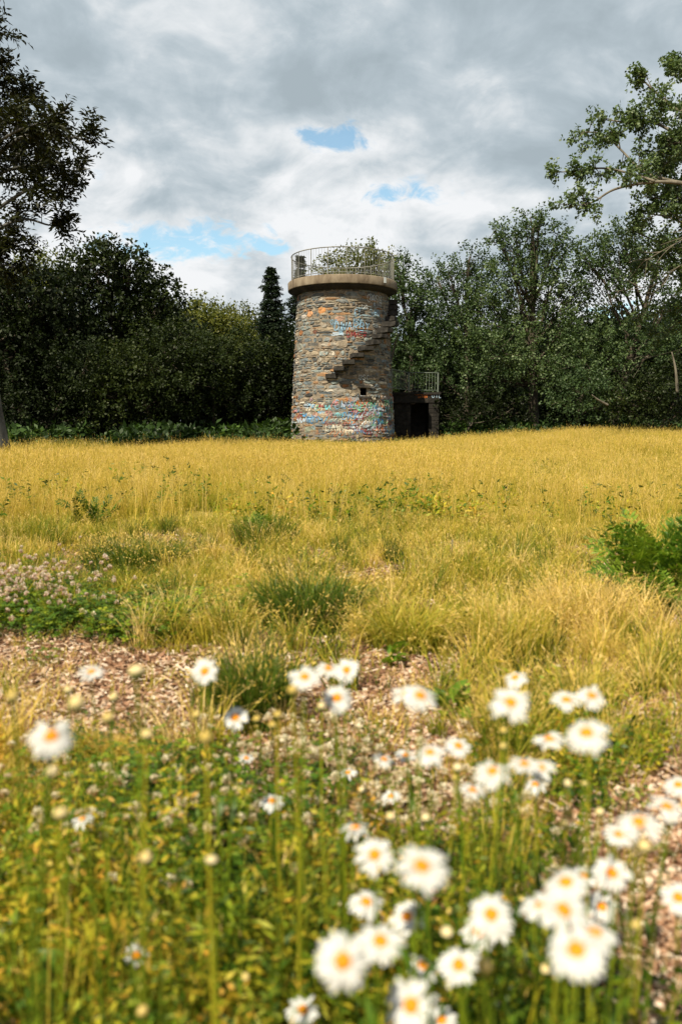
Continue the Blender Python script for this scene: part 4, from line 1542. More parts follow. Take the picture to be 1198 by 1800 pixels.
def field():
    rng = np.random.default_rng(100)
    cl = []
    for s in range(6):
        cl.append(grass_mesh('meadow_clump', n=70, h=(.34, .62), spread=.24, width=.0065, lean=.32, hue=(.38, .52, .24, .64, .16, .45)[s], seeds=.55, seed=200 + s, seed_len=.09, seed_hue=.80))
    # density falls with the square of distance so that the near edge of the meadow is as full as the far one
    n = 30000
    y = 6.0 + (34.0 - 6.0) * rng.uniform(0, 1, n) ** 1.1
    x = rng.uniform(-1, 1, n) * (y * .62 + 2.0)
    edge = 7.3 + 1.0 * (vnoise(x, y, .8, 8) - .5) * 2
    edge = edge + 1.4 * np.exp(-((x + 1.35) / .75) ** 2)                # bare bay left of the middle
    far = 27.5 + sstep(-4, 4, x) * 2.2 + vnoise(x, y, .5, 9) - 2.6 * sstep(-1, -5, x)
    keep = (y > edge) & (y < far) & ~inside_tower(x, y, .25)
    keep &= rng.uniform(0, 1, n) < .30 + 1.0 * vnoise(x, y, .6, 10)
    x, y = x[keep], y[keep]
    sc = rng.uniform(.72, 1.12, len(x)) * (.42 + .58 * sstep(0, 5.0, y - 7.3)) * (.70 + .55 * vnoise(x, y, .5, 12))
    # colour patches: greener and drier clumps gather
    v = vnoise(x, y, .22, 13) * .7 + rng.uniform(0, 1, len(x)) * .45
    order = np.argsort([.38, .52, .24, .64, .16, .45])
    pick = order[np.clip((v * 6).astype(int), 0, 5)]
    scatter('meadow_grass', cl, on_ground(x, y, -.01), np.stack([sc * 1.05, sc * 1.05, sc], 1), .10, label='tall dry yellow-green meadow grass with seed heads reaching to the tower', cat='grass', pick=pick)

    mw = [leafy_mesh('field_weed_clump', 'weed', 14, .16, (.15, .42), (.05, .022), h_, 260 + i, per=10) for i, h_ in enumerate((.12, .35, .6))]
    n = 700
    yw = 6.4 + 20 * rng.uniform(0, 1, n) ** 1.1
    xw = rng.uniform(-1, 1, n) * (yw * .5 + 1)
    k = ~inside_tower(xw, yw, .3) & (vnoise(xw, yw, .4, 33) > .45)
    scatter('field_weeds', mw, on_ground(xw[k], yw[k], 0), rng.uniform(.7, 1.3, k.sum()), .12, label='green and brown leafy weeds mixed into the meadow grass', cat='weeds')
    # sparse taller stalks
    st = [grass_mesh('stalk_clump', n=7, h=(.55, .85), spread=.12, width=.005, lean=.18, hue=h_, seeds=1.0, seed=230 + i, seed_len=.14, seed_hue=.92 - .1 * i) for i, h_ in enumerate((.7, .6, .85))]
    n = 1500
    y = 7.6 + 20 * rng.uniform(0, 1, n) ** 1.2
    x = rng.uniform(-1, 1, n) * (y * .5 + 1)
    k = ~inside_tower(x, y, .3)
    scatter('seed_stalks', st, on_ground(x[k], y[k], 0), rng.uniform(.6, 1.0, k.sum()), .12, label='thin ochre seed stalks rising above the meadow', cat='grass stalks')

    # undergrowth at the foot of the trees
    ug = [leafy_mesh('undergrowth_clump', 'leaf_under', 26, .35, (.2, .5), (.12, .07), h_, 240 + i, per=12) for i, h_ in enumerate((.05, .2, .5))]
    n = 5200
    x = rng.uniform(-20, 20, n)
    y = rng.uniform(25.5, 35, n)
    lo = np.where(x < -2, 27.0 - 1.2 * sstep(-2, -6, x), 29.6 + .3 * np.sin(x)) + vnoise(x, y, .7, 15)
    k = (y > lo) & ~inside_tower(x, y, .15) & ~((x > -.5) & (x < 4.4) & (y < 32.35))
    x, y = x[k], y[k]
    sc = rng.uniform(.6, 1.2, len(x)) * (.35 + 1.7 * vnoise(x, y, .7, 16) ** 1.6 + .35 * sstep(0, 3, y - 28))
    scatter('undergrowth', ug, on_ground(x, y, 0), sc, .15, label='dark leafy undergrowth along the foot of the trees', cat='undergrowth')
    # sunlit green weeds right at the tower's foot
    n = 170
    a = rng.uniform(-1.5, 1.5, n)
    r = RB + rng.uniform(.12, .9, n)
    x, y = TX + r * np.sin(a), TY - r * np.cos(a)
    scatter('tower_foot_weeds', ug[1:], on_ground(x, y, 0), rng.uniform(.65, 1.05, n), .15, label='green weeds growing round the foot of the tower', cat='weeds')


field()


# ground-cover zones in front of the meadow, masks over ground position given in projected pixels
def zone(x, y):
    return to_px(np.stack([x, y, np.zeros_like(x)], 1))


def blob(px, py, cx, cy, rx, ry):
    return np.exp(-(((px - cx) / rx) ** 2 + ((py - cy) / ry) ** 2))


def mulch_mask(x, y):
    px, py = zone(x, y)
    n = (vnoise(x, y, 1.7, 21) - .5) * .7 + (vnoise(x, y, 5, 22) - .5) * .5
    m = 1.25 * blob(px, py, 120, 1190, 260, 120)
    m = np.maximum(m, 1.15 * blob(px, py, 690, 1250, 190, 150))
    m = np.maximum(m, 1.0 * blob(px, py, 640, 1390, 250, 110))
    m = np.maximum(m, 1.1 * blob(px, py, 1190, 1640, 150, 300))
    m = np.maximum(m, .8 * blob(px, py, 330, 950, 130, 30))
    m = np.maximum(m, .8 * blob(px, py, 1120, 1095, 130, 34))
    m = np.maximum(m, .75 * blob(px, py, 1060, 1000, 140, 28))
    m = np.maximum(m, .8 * blob(px, py, 870, 1130, 60, 40))
    m = np.maximum(m, .6 * blob(px, py, 1150, 1250, 120, 60))
    m = np.maximum(m, .95 * blob(px, py, 400, 1390, 330, 70))
    m = np.maximum(m, .8 * blob(px, py, 900, 1430, 200, 60))
    m = np.maximum(m, .65 * blob(px, py, 640, 1000, 200, 26))
    m = np.maximum(m, .7 * blob(px, py, 1010, 975, 110, 22))
    m = np.maximum(m, .7 * blob(px, py, 350, 1290, 250, 60))
    return m + n


def foreground():
    rng = np.random.default_rng(300)
    # wood chips
    chips = []
    for i in range(8):
        b = MB()
        l, w, t = rng.uniform(.004, .015), rng.uniform(.003, .007), rng.uniform(.001, .003)
        b.box((-l, -w, -t), (l, w, t), .0018)
        chips.append(b.mesh('chip', M['chip']))
    for i in range(3):
        b = MB()
        l, w = rng.uniform(.03, .055), .0014
        b.box((-l, -w, -.0008), (l, w, .0008), .0015)
        chips.append(b.mesh('chip', M['chip']))
    n = 90000
    y = 1.1 + 7.4 * rng.uniform(0, 1, n) ** 1.35
    x = rng.uniform(-1, 1, n) * (y * .5 + .15)
    k = (mulch_mask(x, y) > .30 + .3 * rng.uniform(0, 1, n)) | (rng.uniform(0, 1, n) < .12)
    x, y = x[k], y[k]
    k2 = rng.uniform(0, 1, len(x)) < .9
    x, y = x[k2], y[k2]
    scatter('wood_chips', chips, on_ground(x, y, .006), rng.uniform(.6, 1.35, len(x)), .35, label='pale brown wood chips strewn over the bare soil', cat='wood chips')

    # low mixed sward
    lo = [grass_mesh('sward_clump', n=46, h=(.03, .11), spread=.10, width=.0035, lean=.9, hue=h_, seeds=.08, seed=310 + i, seed_len=.03) for i, h_ in enumerate((.42, .58, .22, .70, .36))]
    n = 10000
    y = 1.7 + 6.6 * rng.uniform(0, 1, n) ** 1.15
    x = rng.uniform(-1, 1, n) * (y * .5 + .2)
    k = ((mulch_mask(x, y) < .22 + .2 * rng.uniform(0, 1, n)) & (vnoise(x, y, 2.4, 31) + .35 * vnoise(x, y, 7, 32) > rng.uniform(.3, .75, n))) | (rng.uniform(0, 1, n) < .055)
    x, y = x[k], y[k]
    sc = rng.uniform(.6, 1.25, len(x)) * (.8 + .5 * sstep(3, 7, y))
    v = vnoise(x, y, 1.1, 35) * .75 + rng.uniform(0, 1, len(x)) * .4
    pk = np.array([2, 4, 0, 1, 3])[np.clip((v * 5).astype(int), 0, 4)]
    scatter('short_grass', lo, on_ground(x, y, 0), sc, .2, pick=pk, label='short yellow-green grass between the wood chips and the tussocks', cat='grass')

    # taller loose grass on the right and middle distance
    ta = [grass_mesh('loose_clump', n=38, h=(.09, .26), spread=.11, width=.0042, lean=.65, hue=h_, seeds=.35, seed=330 + i, seed_len=.06) for i, h_ in enumerate((.42, .52, .62, .34))]
    n = 1700
    y = 2.0 + 6.6 * rng.uniform(0, 1, n)
    x = rng.uniform(-1, 1, n) * (y * .5 + .2)
    px, py = zone(x, y)
    m = .55 * blob(px, py, 1010, 1220, 200, 140) + .5 * blob(px, py, 760, 1080, 160, 45) + .5 * blob(px, py, 400, 1140, 90, 45) + .5 * blob(px, py, 1000, 1030, 230, 55) + .9 * blob(px, py, 620, 950, 600, 24) + .4 * blob(px, py, 350, 1040, 100, 30)
    m = m * (1 - .9 * blob(px, py, 545, 1110, 110, 45)) * (1 - .9 * blob(px, py, 445, 1270, 90, 50))
    k = (rng.uniform(0, 1, n) < m * .8) & (mulch_mask(x, y) < .7)
    x, y = x[k], y[k]
    scatter('loose_grass', ta, on_ground(x, y, 0), rng.uniform(.7, 1.2, len(x)), .15, label='loose knee-high grass scattered in front of the meadow', cat='grass')

    # small tufts of many colours
    tu = [grass_mesh('tuft_clump', n=60, h=(.08, .26), spread=.05, width=.0045, lean=.8, hue=h_, seeds=.1, seed=340 + i, seed_len=.04) for i, h_ in enumerate((.05, .14, .5, .92, .26))]
    n = 520
    y = 2.3 + 5.6 * rng.uniform(0, 1, n)
    x = rng.uniform(-1, 1, n) * (y * .46 + .1)
    k = mulch_mask(x, y) < .8
    scatter('mixed_tufts', tu, on_ground(x[k], y[k], 0), rng.uniform(.6, 1.3, k.sum()), .12, label='small green, straw and rusty grass tufts dotted over the bare ground', cat='grass')

    # leafy weeds and drying foliage under the daisies
    wd = [leafy_mesh('weed_clump', 'weed', 16, .06, h_, l_, hue, 350 + i, per=p_) for i, (h_, l_, hue, p_) in enumerate((
        ((.05, .12), (.018, .010), .42, 10), ((.06, .15), (.017, .008), .68, 10), ((.04, .10), (.020, .012), .22, 9), ((.10, .22), (.024, .006), .58, 12), ((.08, .2), (.020, .007), .84, 10)))]
    n = 2600
    y = 1.0 + 2.4 * rng.uniform(0, 1, n) ** .9
    x = rng.uniform(-1, 1, n) * (y * .5 + .2)
    px, py = to_px(np.stack([x, y, np.full(n, .10)], 1))
    m = .9 * blob(px, py, 160, 1560, 330, 150) + .6 * blob(px, py, 700, 1740, 420, 150) + .10 * blob(px, py, 700, 1430, 300, 120) + .4 * blob(px, py, 1000, 1330, 150, 90)
    k = (rng.uniform(0, 1, n) < m) & (rng.uniform(0, 1, n) > .9 * (mulch_mask(x, y) > .6))
    x, y = x[k], y[k]
    left = np.exp(-((to_px(on_ground(x, y))[0] - 60) / 260) ** 2)
    pk = np.where(rng.uniform(0, 1, len(x)) < .18 + .55 * left, rng.choice([1, 4, 3, 0], len(x)), rng.choice([0, 2, 3, 2], len(x)))
    scatter('weeds', wd, on_ground(x, y, 0), rng.uniform(.8, 1.35, len(x)), .2, label='low leafy weeds, partly yellowed, around the daisy plants', cat='weeds', pick=pk)

    # tall stems and leaves of the daisy plants
    ds = [leafy_mesh('daisy_foliage_clump', 'weed', 12, .05, (.28, .52), (.026, .0050), hue, 370 + i, per=17) for i, hue in enumerate((.08, .18, .34, .02))]
    n = 1050
    y = .72 + 1.25 * rng.uniform(0, 1, n)
    x = rng.uniform(-1, 1, n) * (y * .5 + .12)
    px, py = to_px(np.stack([x, y, np.full(n, .42)], 1))
    m = 1.2 * blob(px, py, 360, 1700, 230, 180) + .9 * blob(px, py, 760, 1770, 330, 110) + .25 * blob(px, py, 930, 1400, 130, 70)
    k = (rng.uniform(0, 1, n) < m * .75) & (px < 1090)
    x, y = x[k], y[k]
    scatter('daisy_foliage', ds, on_ground(x, y, 0), rng.uniform(.65, 1.08, len(x)) * (.55 + .45 * sstep(.7, 1.3, y)), .10, label='upright green stems and narrow leaves beneath the nearest daisies', cat='daisy foliage')
    gr = [grass_mesh('near_grass_clump', n=26, h=(.2, .45), spread=.06, width=.004, lean=.35, hue=h_, seeds=.1, seed=390 + i) for i, h_ in enumerate((.12, .26, .46))]
    n = 470
    y = .85 + 2.0 * rng.uniform(0, 1, n)
    x = rng.uniform(-1, 1, n) * (y * .5 + .1)
    px, py = to_px(np.stack([x, y, np.full(n, .32)], 1))
    m = .9 * blob(px, py, 300, 1620, 330, 180) + .7 * blob(px, py, 760, 1690, 330, 150) + .8 * blob(px, py, 960, 1350, 170, 70)
    k = (rng.uniform(0, 1, n) < m * .7) & (px < 1110)
    scatter('near_grass', gr, on_ground(x[k], y[k], 0), rng.uniform(.6, 1.0, k.sum()) * (.6 + .4 * sstep(.8, 1.4, y[k])), .12, label='thin green grass among the daisy stems', cat='grass')


foreground()


# ------------------------------------------------------------------ tussocks that can be told apart
def tussock(label, px, py, hpx, n, spread, lean, hue, width=.006, seeds=.1, seed=1, hg=.22, group=None, name='grass_tussock'):
    """rooted where the ground is seen at (px, py); hpx is the height of its leaves in pixels"""
    Y = EYE / math.tan(PITCH + math.atan((py - 900) / F))
    x = at(px, py, Y)[0]
    h = hpx * Y / F
    V, Fc, t = blades(n=n, h=(h * .55, h * 1.1), spread=spread, width=width, lean=lean, hue=hue, rng=np.random.default_rng(seed), seeds=seeds, curl=.5, segs=4, hue_grad=hg, seed_len=.05)
    o = obj(name, mesh_np(name, V, Fc, M['tussock'], {'tint': t}), None, (x, Y, float(gz(x, Y))))
    return tag(o, label, 'grass tussock', group)


TUS = 'grass tussocks in front of the meadow'
for i, a in enumerate((
        ('dark green grass tussock in the centre, the largest one', 545, 1100, 120, 1100, .24, .75, .03, .009, .1),
        ('dark green tussock of upright blades behind the two daisies left of centre', 445, 1262, 150, 800, .13, .55, .03, .007, .15),
        ('pale yellow-green tussock with long arching blades, right of the dark central one', 715, 1130, 115, 800, .18, 1.15, .46, .006, .3),
        ('broad green tussock lying flat behind the clover on the left', 235, 990, 66, 900, .34, .9, .05, .009, .4),
        ('bright green weed-like tussock at the meadow edge, left of the middle', 465, 955, 64, 600, .28, .6, .10, .009, .1),
        ('small rusty yellow tussock between the flat green one and the centre', 375, 985, 46, 260, .14, .6, .70, .005, .3),
        ('reddish brown tussock on the right, left of the fern-leaved plant', 1030, 1090, 100, 760, .28, .7, .90, .005, .8),
        ('pale green tussock behind the central dark one', 530, 1010, 60, 360, .26, .9, .32, .006, .3),
        ('wide pale tussock of leaning blades behind the arching one', 800, 1010, 75, 480, .36, .8, .40, .006, .3),
        ('tall yellow-green tussock above the three right-hand daisies', 890, 1150, 130, 420, .16, .55, .46, .005, .6),
        ('green tussock growing beside the row of daisies on the right', 905, 1320, 120, 380, .12, .5, .22, .005, .2),
        ('thin yellow tussock in front of the dark central one', 400, 1130, 90, 300, .14, .6, .5, .005, .5),
        ('green tussock at the left meadow edge above the clover', 60, 960, 70, 420, .34, .5, .30, .006, .2),
        ('low dark green tuft beside the flat tussock on the left', 290, 984, 36, 400, .16, .7, .02, .009, .0),
        ('green tuft on the right between the daisies and the reddish tussock', 1010, 1230, 90, 300, .16, .6, .36, .005, .3))):
    tussock(*a[:9], seeds=a[9], seed=500 + i, group=TUS)


# dark weedy mound in the meadow
def leaf_shape(name, mat, L, W, lobes, rng, hue):
    """pinnate leaf: midrib with paired toothed leaflets, bent downwards at the tip; grows along +Y, folded up a little"""
    V, Q, t = [], [], []
    n = lobes
    for i in range(n):
        f = (i + 1) / (n + 1)
        y = L * f
        z = .28 * L * math.sin(f * 2.2) 
        ll0 = W * math.sin(math.pi * min(1, f * .92 + .1)) + .01
        for s in (-1, 1):
            ll = ll0 * rng.uniform(.55, 1.15)
            y = L * (f + rng.uniform(-.03, .03))
            b = np.array([0, y, z])
            tip = np.array([s * ll, y + ll * rng.uniform(.2, 1.0), z - rng.uniform(-.25, .45) * ll])
            m1 = (b + tip) / 2 + np.array([s * -.0, L / n * .42, .0])
            m2 = (b + tip) / 2 + np.array([0, -L / n * .42, .0])
            o = len(V)
            V += [b, m1, tip, m2]
            Q.append((o, o + 1, o + 2, o + 3))
            t += [hue, hue + .1, hue + .25, hue + .1]
    for i in range(6):
        f0, f1 = i / 6, (i + 1) / 6
        o = len(V)
        w = .0035
        V += [np.array([-w, L * f0, .28 * L * math.sin(f0 * 2.2) + .002]), np.array([w, L * f0, .28 * L * math.sin(f0 * 2.2) + .002]), np.array([w, L * f1, .28 * L * math.sin(f1 * 2.2) + .002]), np.array([-w, L * f1, .28 * L * math.sin(f1 * 2.2) + .002])]
        Q.append((o, o + 1, o + 2, o + 3))
        t += [hue + .3] * 4
    o = len(V)
    V += [np.array([-.02, L * .97, .28 * L * math.sin(.97 * 2.2)]), np.array([.02, L * .97, .28 * L * math.sin(.97 * 2.2)]), np.array([0, L * 1.08, .28 * L * math.sin(1.05 * 2.2)]), np.array([0, L * .95, .28 * L * math.sin(.95 * 2.2)])]
    Q.append((o, o + 1, o + 2, o + 3))
    t += [hue + .3] * 4
    return mesh_np(name, np.array(V), [np.array(Q)], M[mat], {'tint': np.clip(t, 0, 1)})


def rosette(name, label, cat, px, py, meshes, n, tilt, size, seed, layers=1.0, mat=None, dz=.0):
    rng = np.random.default_rng(seed)
    Y = EYE / math.tan(PITCH + math.atan((py - 900) / F))
    x = at(px, py, Y)[0]
    T = empty(name, (x, Y, float(gz(x, Y))), label, cat)
    for i in range(n):
        f = i / n
        r = rng.uniform(0, .10) * layers
        a = rng.uniform(0, 2 * np.pi)
        o = obj('leaf', meshes[i % len(meshes)], T, (r * math.cos(a), r * math.sin(a), rng.uniform(0, dz)))
        o.rotation_euler = (rng.uniform(*tilt), rng.normal(0, .55), a - math.pi / 2 + rng.normal(0, .5))
        o.scale = (rng.uniform(*size),) * 3
    return T


rg = np.random.default_rng(9)
fern = [leaf_shape('leaf', 'fern', .42, .11, 13, rg, h_) for h_ in (.2, .4, .6)]
fern_dark = [leaf_shape('leaf', 'weed', .42, .14, 9, rg, h_) for h_ in (.0, .05)]
rosette('fern_leaved_plant', 'large bright green fern-leaved plant at the right edge', 'wild plant', 1150, 1050, fern, 130, (.1, 1.35), (.4, .85), 1, 2.8, dz=.28)
rosette('fern_leaved_plant', 'lower fern-leaved plant in front of the large one at the right edge', 'wild plant', 1185, 1075, fern, 44, (.1, .9), (.3, .6), 2, 2.0, dz=.12)
rosette('fern_leaved_plant', 'small green fern-leaved plant at the edge of the meadow, left of the middle', 'wild plant', 455, 950, fern, 44, (.2, 1.1), (.28, .5), 3, 2.2, dz=.15)
rosette('fern_leaved_plant', 'small dark leafy plant standing in the left of the meadow', 'wild plant', 165, 930, fern_dark, 40, (.3, 1.3), (.22, .42), 4, 2.2, dz=.25)


def broad_leaf(L, W, hue):
    V, Q, t = [], [], []
    k = 6
    for i in range(k + 1):
        f = i / k
        w = W * math.sin(math.pi * f ** .8) * .5 + .001
        z = L * (.35 * f - .35 * f * f)
        V += [(-w, L * f, z + w * .3), (0, L * f, z), (w, L * f, z + w * .3)]
        t += [hue, hue + .2, hue]
    for i in range(k):
        o = i * 3
        Q += [(o, o + 1, o + 4, o + 3), (o + 1, o + 2, o + 5, o + 4)]
    return mesh_np('leaf', np.array(V), [np.array(Q)], M['fern'], {'tint': np.array(t)})


bl = [broad_leaf(.085, .055, h_) for h_ in (.3, .6)]
rosette('broadleaf_weed', 'small bright green broad-leaved seedling on the wood chips, below the arching tussock', 'wild plant', 685, 1165, bl, 9, (.1, 1.0), (.6, 1.1), 5, .3, dz=.05)
rosette('broadleaf_weed', 'green broad-leaved weed left of the lone daisy in the middle right', 'wild plant', 795, 1245, bl, 14, (.1, 1.1), (.7, 1.2), 6, .4, dz=.06)
rosette('broadleaf_weed', 'green broad-leaved weed at the bottom left corner', 'wild plant', 110, 1800, bl, 12, (.1, 1.1), (.35, .6), 7, .3, dz=.1)
mbk = MB()
mbk.tube([(0, 0, 0), (.01, 0, .09), (.02, 0, .17)], [.012, .011, .008], 6)
pS = at(790, 985, 5.95)
tag(obj('dry_stub', mbk.mesh('dry_stub', M['bark_pale']), None, (pS[0], 5.95, float(gz(pS[0], 5.95)))), 'pale snapped-off dry stalk standing upright in the grass right of the middle', 'dry stalk')


# ------------------------------------------------------------------ clover
def clover_head(mat, seed):
    rng = np.random.default_rng(seed)
    n = 46
    d = unit(rng.normal(0, 1, (n, 3)) + np.array([0, 0, .25]))
    ax = unit(d + np.array([0, 0, .35]))
    w = unit(np.cross(ax, rng.normal(0, 1, (n, 3))))
    b = d * .003
    L = rng.uniform(.008, .0125, n)[:, None]
    V = np.stack([b, b + ax * L * .6 + w * .0022, b + ax * L, b + ax * L * .6 - w * .0022], 1).reshape(-1, 3)
    k = np.arange(n) * 4
    t = np.repeat(np.clip(.45 + .5 * d[:, 2], 0, 1), 4)
    return mesh_np('clover_flower', V, [np.stack([k, k + 1, k + 2, k + 3], 1)], M[mat], {'tint': t})


def clover_leaf_clump(seed, hue):
    rng = np.random.default_rng(seed)
    V, Q, t = [], [], []
    for i in range(26):
        a, r = rng.uniform(0, 6.28), .12 * math.sqrt(rng.uniform())
        c = np.array([r * math.cos(a), r * math.sin(a), rng.uniform(.03, .11)])
        a0 = rng.uniform(0, 6.28)
        s = rng.uniform(.009, .015)
        h = hue + rng.normal(0, .1)
        for j in range(3):
            b = a0 + j * 2.094
            d = np.array([math.cos(b), math.sin(b), rng.uniform(-.1, .35)])
            p = np.array([-math.sin(b), math.cos(b), 0])
            o = len(V)
            V += [c, c + d * s * .8 + p * s * .6, c + d * s * 1.35, c + d * s * .8 - p * s * .6]
            Q.append((o, o + 1, o + 2, o + 3))
            t += [h, h + .1, h + .15, h + .1]
        o = len(V)
        g = c * np.array([.8, .8, 0])
        V += [g + (.001, 0, 0), g - (.001, 0, 0), c - (.0008, 0, 0), c + (.0008, 0, 0)]
        Q.append((o, o + 1, o + 2, o + 3))
        t += [h] * 4
    return mesh_np('clover_leaf_clump', np.array(V), [np.array(Q)], M['weed'], {'tint': np.clip(t, 0, 1)})


CLV = [clover_leaf_clump(600 + i, h) for i, h in enumerate((.12, .2, .3, .4))]


def clover_patch(label, cx, cy, rx, ry, nflow, mat, hz, seed, size=(1.0, 1.5), nleaf=500, extra=None, lh=1.0):
    """cx, cy, rx, ry: middle and half sizes of the patch on the ground, in projected pixels"""
    rng = np.random.default_rng(seed)

    def pts(n, g=.55):
        X_, Y_ = [], []
        while len(X_) < n:
            px, py = cx + rng.normal(0, g) * rx, cy + rng.normal(0, g) * ry
            if py < 960:
                continue
            Y = EYE / math.tan(PITCH + math.atan((py - 900) / F))
            x = at(px, py, Y)[0]
            if vnoise(x, Y, 3, seed) > rng.uniform(0, .7):
                X_.append(x)
                Y_.append(Y)
        return np.array(X_), np.array(Y_)
    Yc = EYE / math.tan(PITCH + math.atan((cy - 900) / F))
    C = np.array([at(cx, cy, Yc)[0], Yc, 0])
    T = empty('clover_patch', C, label, 'clover')
    x, y = pts(nleaf, .6)
    o = scatter('clover_leaves', CLV, on_ground(x, y) - C, rng.uniform(.8, 1.4, nleaf) * lh, .2, parent=T)
    heads = [clover_head(mat, seed + q) for q in range(3)]
    x, y = pts(nflow)
    sm = MB()
    for i in range(nflow):
        h = rng.uniform(*hz)
        p = np.array([x[i], y[i], float(gz(x[i], y[i]))]) - C
        e = p + np.array([rng.normal(0, .015), rng.normal(0, .015), h])
        f = obj('clover_flower', heads[i % 3], T, e, (rng.normal(0, .4), rng.normal(0, .4), rng.uniform(0, 6)), rng.uniform(*size))
        sm.tube([p, (p + e) / 2 + (.004, 0, 0), e], [.0013, .0012, .001], 3, False)
    me = sm.mesh('clover_stems', M['weed'])
    a_ = me.attributes.new('tint', 'FLOAT', 'POINT')
    a_.data.foreach_set('value', np.full(len(me.vertices), .4, np.float32))
    tag(obj('clover_stems', me, T), kind='stuff')


clover_patch('dense patch of pink-white clover in bloom at the left edge behind the bare chips', 45, 1060, 125, 50, 290, 'clover_pink', (.08, .23), 700, (.9, 1.35), 330, lh=.85)
clover_patch('low trailing clover with cream flowers right of the pink patch', 250, 1095, 110, 30, 75, 'clover_cream', (.05, .12), 720, (.9, 1.3), 150)
clover_patch('clover with cream and fading heads between the small left-of-centre daisy and the chips', 520, 1350, 150, 60, 65, 'clover_cream', (.06, .14), 740, (1.0, 1.5), 26, lh=.42)
clover_patch('fading clover among yellowed weeds at the lower left', 300, 1500, 270, 130, 170, 'clover_cream', (.06, .18), 760, (.8, 1.15), 70)
clover_patch('scattered small clover heads on the chips at the lower middle', 780, 1440, 260, 80, 85, 'clover_cream', (.05, .12), 780, (1.0, 1.5), 26, lh=.42)


# ------------------------------------------------------------------ daisies
def petal_mesh(seed, bend=.0):
    rng = np.random.default_rng(seed)
    L, W = .0168, .0062
    V, Q = [], []
    k = 4
    prof = [.45, .85, 1.0, .92, .42]
    for i in range(k + 1):
        f = i / k
        y = .0055 + L * f
        z = -bend * f * f * L + .0010 * math.sin(f * 3)
        w = W / 2 * prof[i]
        V += [(-w, y, z), (0, y, z - .0006), (w, y, z)]
    for i in range(k):
        o = i * 3
        Q += [(o, o + 1, o + 4, o + 3), (o + 1, o + 2, o + 5, o + 4)]
    return mesh_np('petal', np.array(V), [np.array(Q)], M['petal'], {'tint': np.full(len(V), .5)}, smooth=True)


def dome(name, r, h, mat, rings=4, seg=14, full=False):
    V, Fs = [], []
    lo = -1.2 if full else 0
    for i in range(rings + 1):
        a = lo + (math.pi / 2 - lo) * i / rings
        for j in range(seg):
            b = 2 * math.pi * j / seg
            V.append((r * math.cos(a) * math.cos(b), r * math.cos(a) * math.sin(b), h * math.sin(a)))
    for i in range(rings):
        for j in range(seg):
            k = (j + 1) % seg
            Fs.append((i * seg + j, i * seg + k, (i + 1) * seg + k, (i + 1) * seg + j))
    return mesh_np(name, np.array(V), [np.array(Fs)], mat, smooth=True)


PET = [petal_mesh(1, .06), petal_mesh(2, .22), petal_mesh(3, .45)]
DISC = dome('flower_disc', .0072, .0034, M['disc'])
CAL = bpy.data.materials.get('weed_leaf')
BUD = dome('bud', .0072, .0068, M['bud'], 5, 12, True)


CALYX = dome('calyx', .0074, -.0078, M['calyx'], 3, 10)


def stem_mesh(base, head, rng):
    mb = MB()
    mid = (base + head) / 2 + np.array([rng.normal(0, .012), rng.normal(0, .012), .02])
    pts = bez(np.zeros(3), mid - base, head - base, 7)
    mb.tube(pts, np.linspace(.0022, .0015, 7), 5, False)
    me = mb.mesh('stem', M['weed'])
    a_ = me.attributes.new('tint', 'FLOAT', 'POINT')
    a_.data.foreach_set('value', np.full(len(me.vertices), rng.uniform(.35, .6), np.float32))
    return me


def leaf_on_stem(base, head, rng, T):
    for k in range(3):
        f = rng.uniform(.15, .7)
        p = (head - base) * f
        o = obj('leaf', NARROW, T, p)
        o.rotation_euler = (rng.uniform(.3, 1.0), 0, rng.uniform(0, 6.28))
        o.scale = (rng.uniform(.6, 1.2),) * 3


NV, NQ = [], []
for i in range(6):
    f = i / 5
    w = .0045 * math.sin(math.pi * (f * .85 + .1))
    NV += [(-w, .05 * f, .012 * math.sin(f * 2.4)), (w, .05 * f, .012 * math.sin(f * 2.4))]
for i in range(5):
    NQ.append((2 * i, 2 * i + 1, 2 * i + 3, 2 * i + 2))
NARROW = mesh_np('leaf', np.array(NV), [np.array(NQ)], M['weed'], {'tint': np.full(12, .25)})


def place_depth(px, py, dia_px, size=.045, zmin=.10, zmax=.70):
    """depth from the flower's apparent size, kept so that its head stays between zmin and zmax above the ground"""
    dep = size * F / dia_px
    u, v = (px - 599) / F, (900 - py) / F
    d = np.array([u, math.cos(PITCH) + v * math.sin(PITCH), -math.sin(PITCH) + v * math.cos(PITCH)])
    P = np.array([0, 0, EYE]) + d * dep
    if P[2] < zmin:
        dep = (zmin - EYE) / d[2]
        P = np.array([0, 0, EYE]) + d * dep
    if P[2] > zmax:
        dep = (zmax - EYE) / d[2]
        P = np.array([0, 0, EYE]) + d * dep
    return P, dep, d


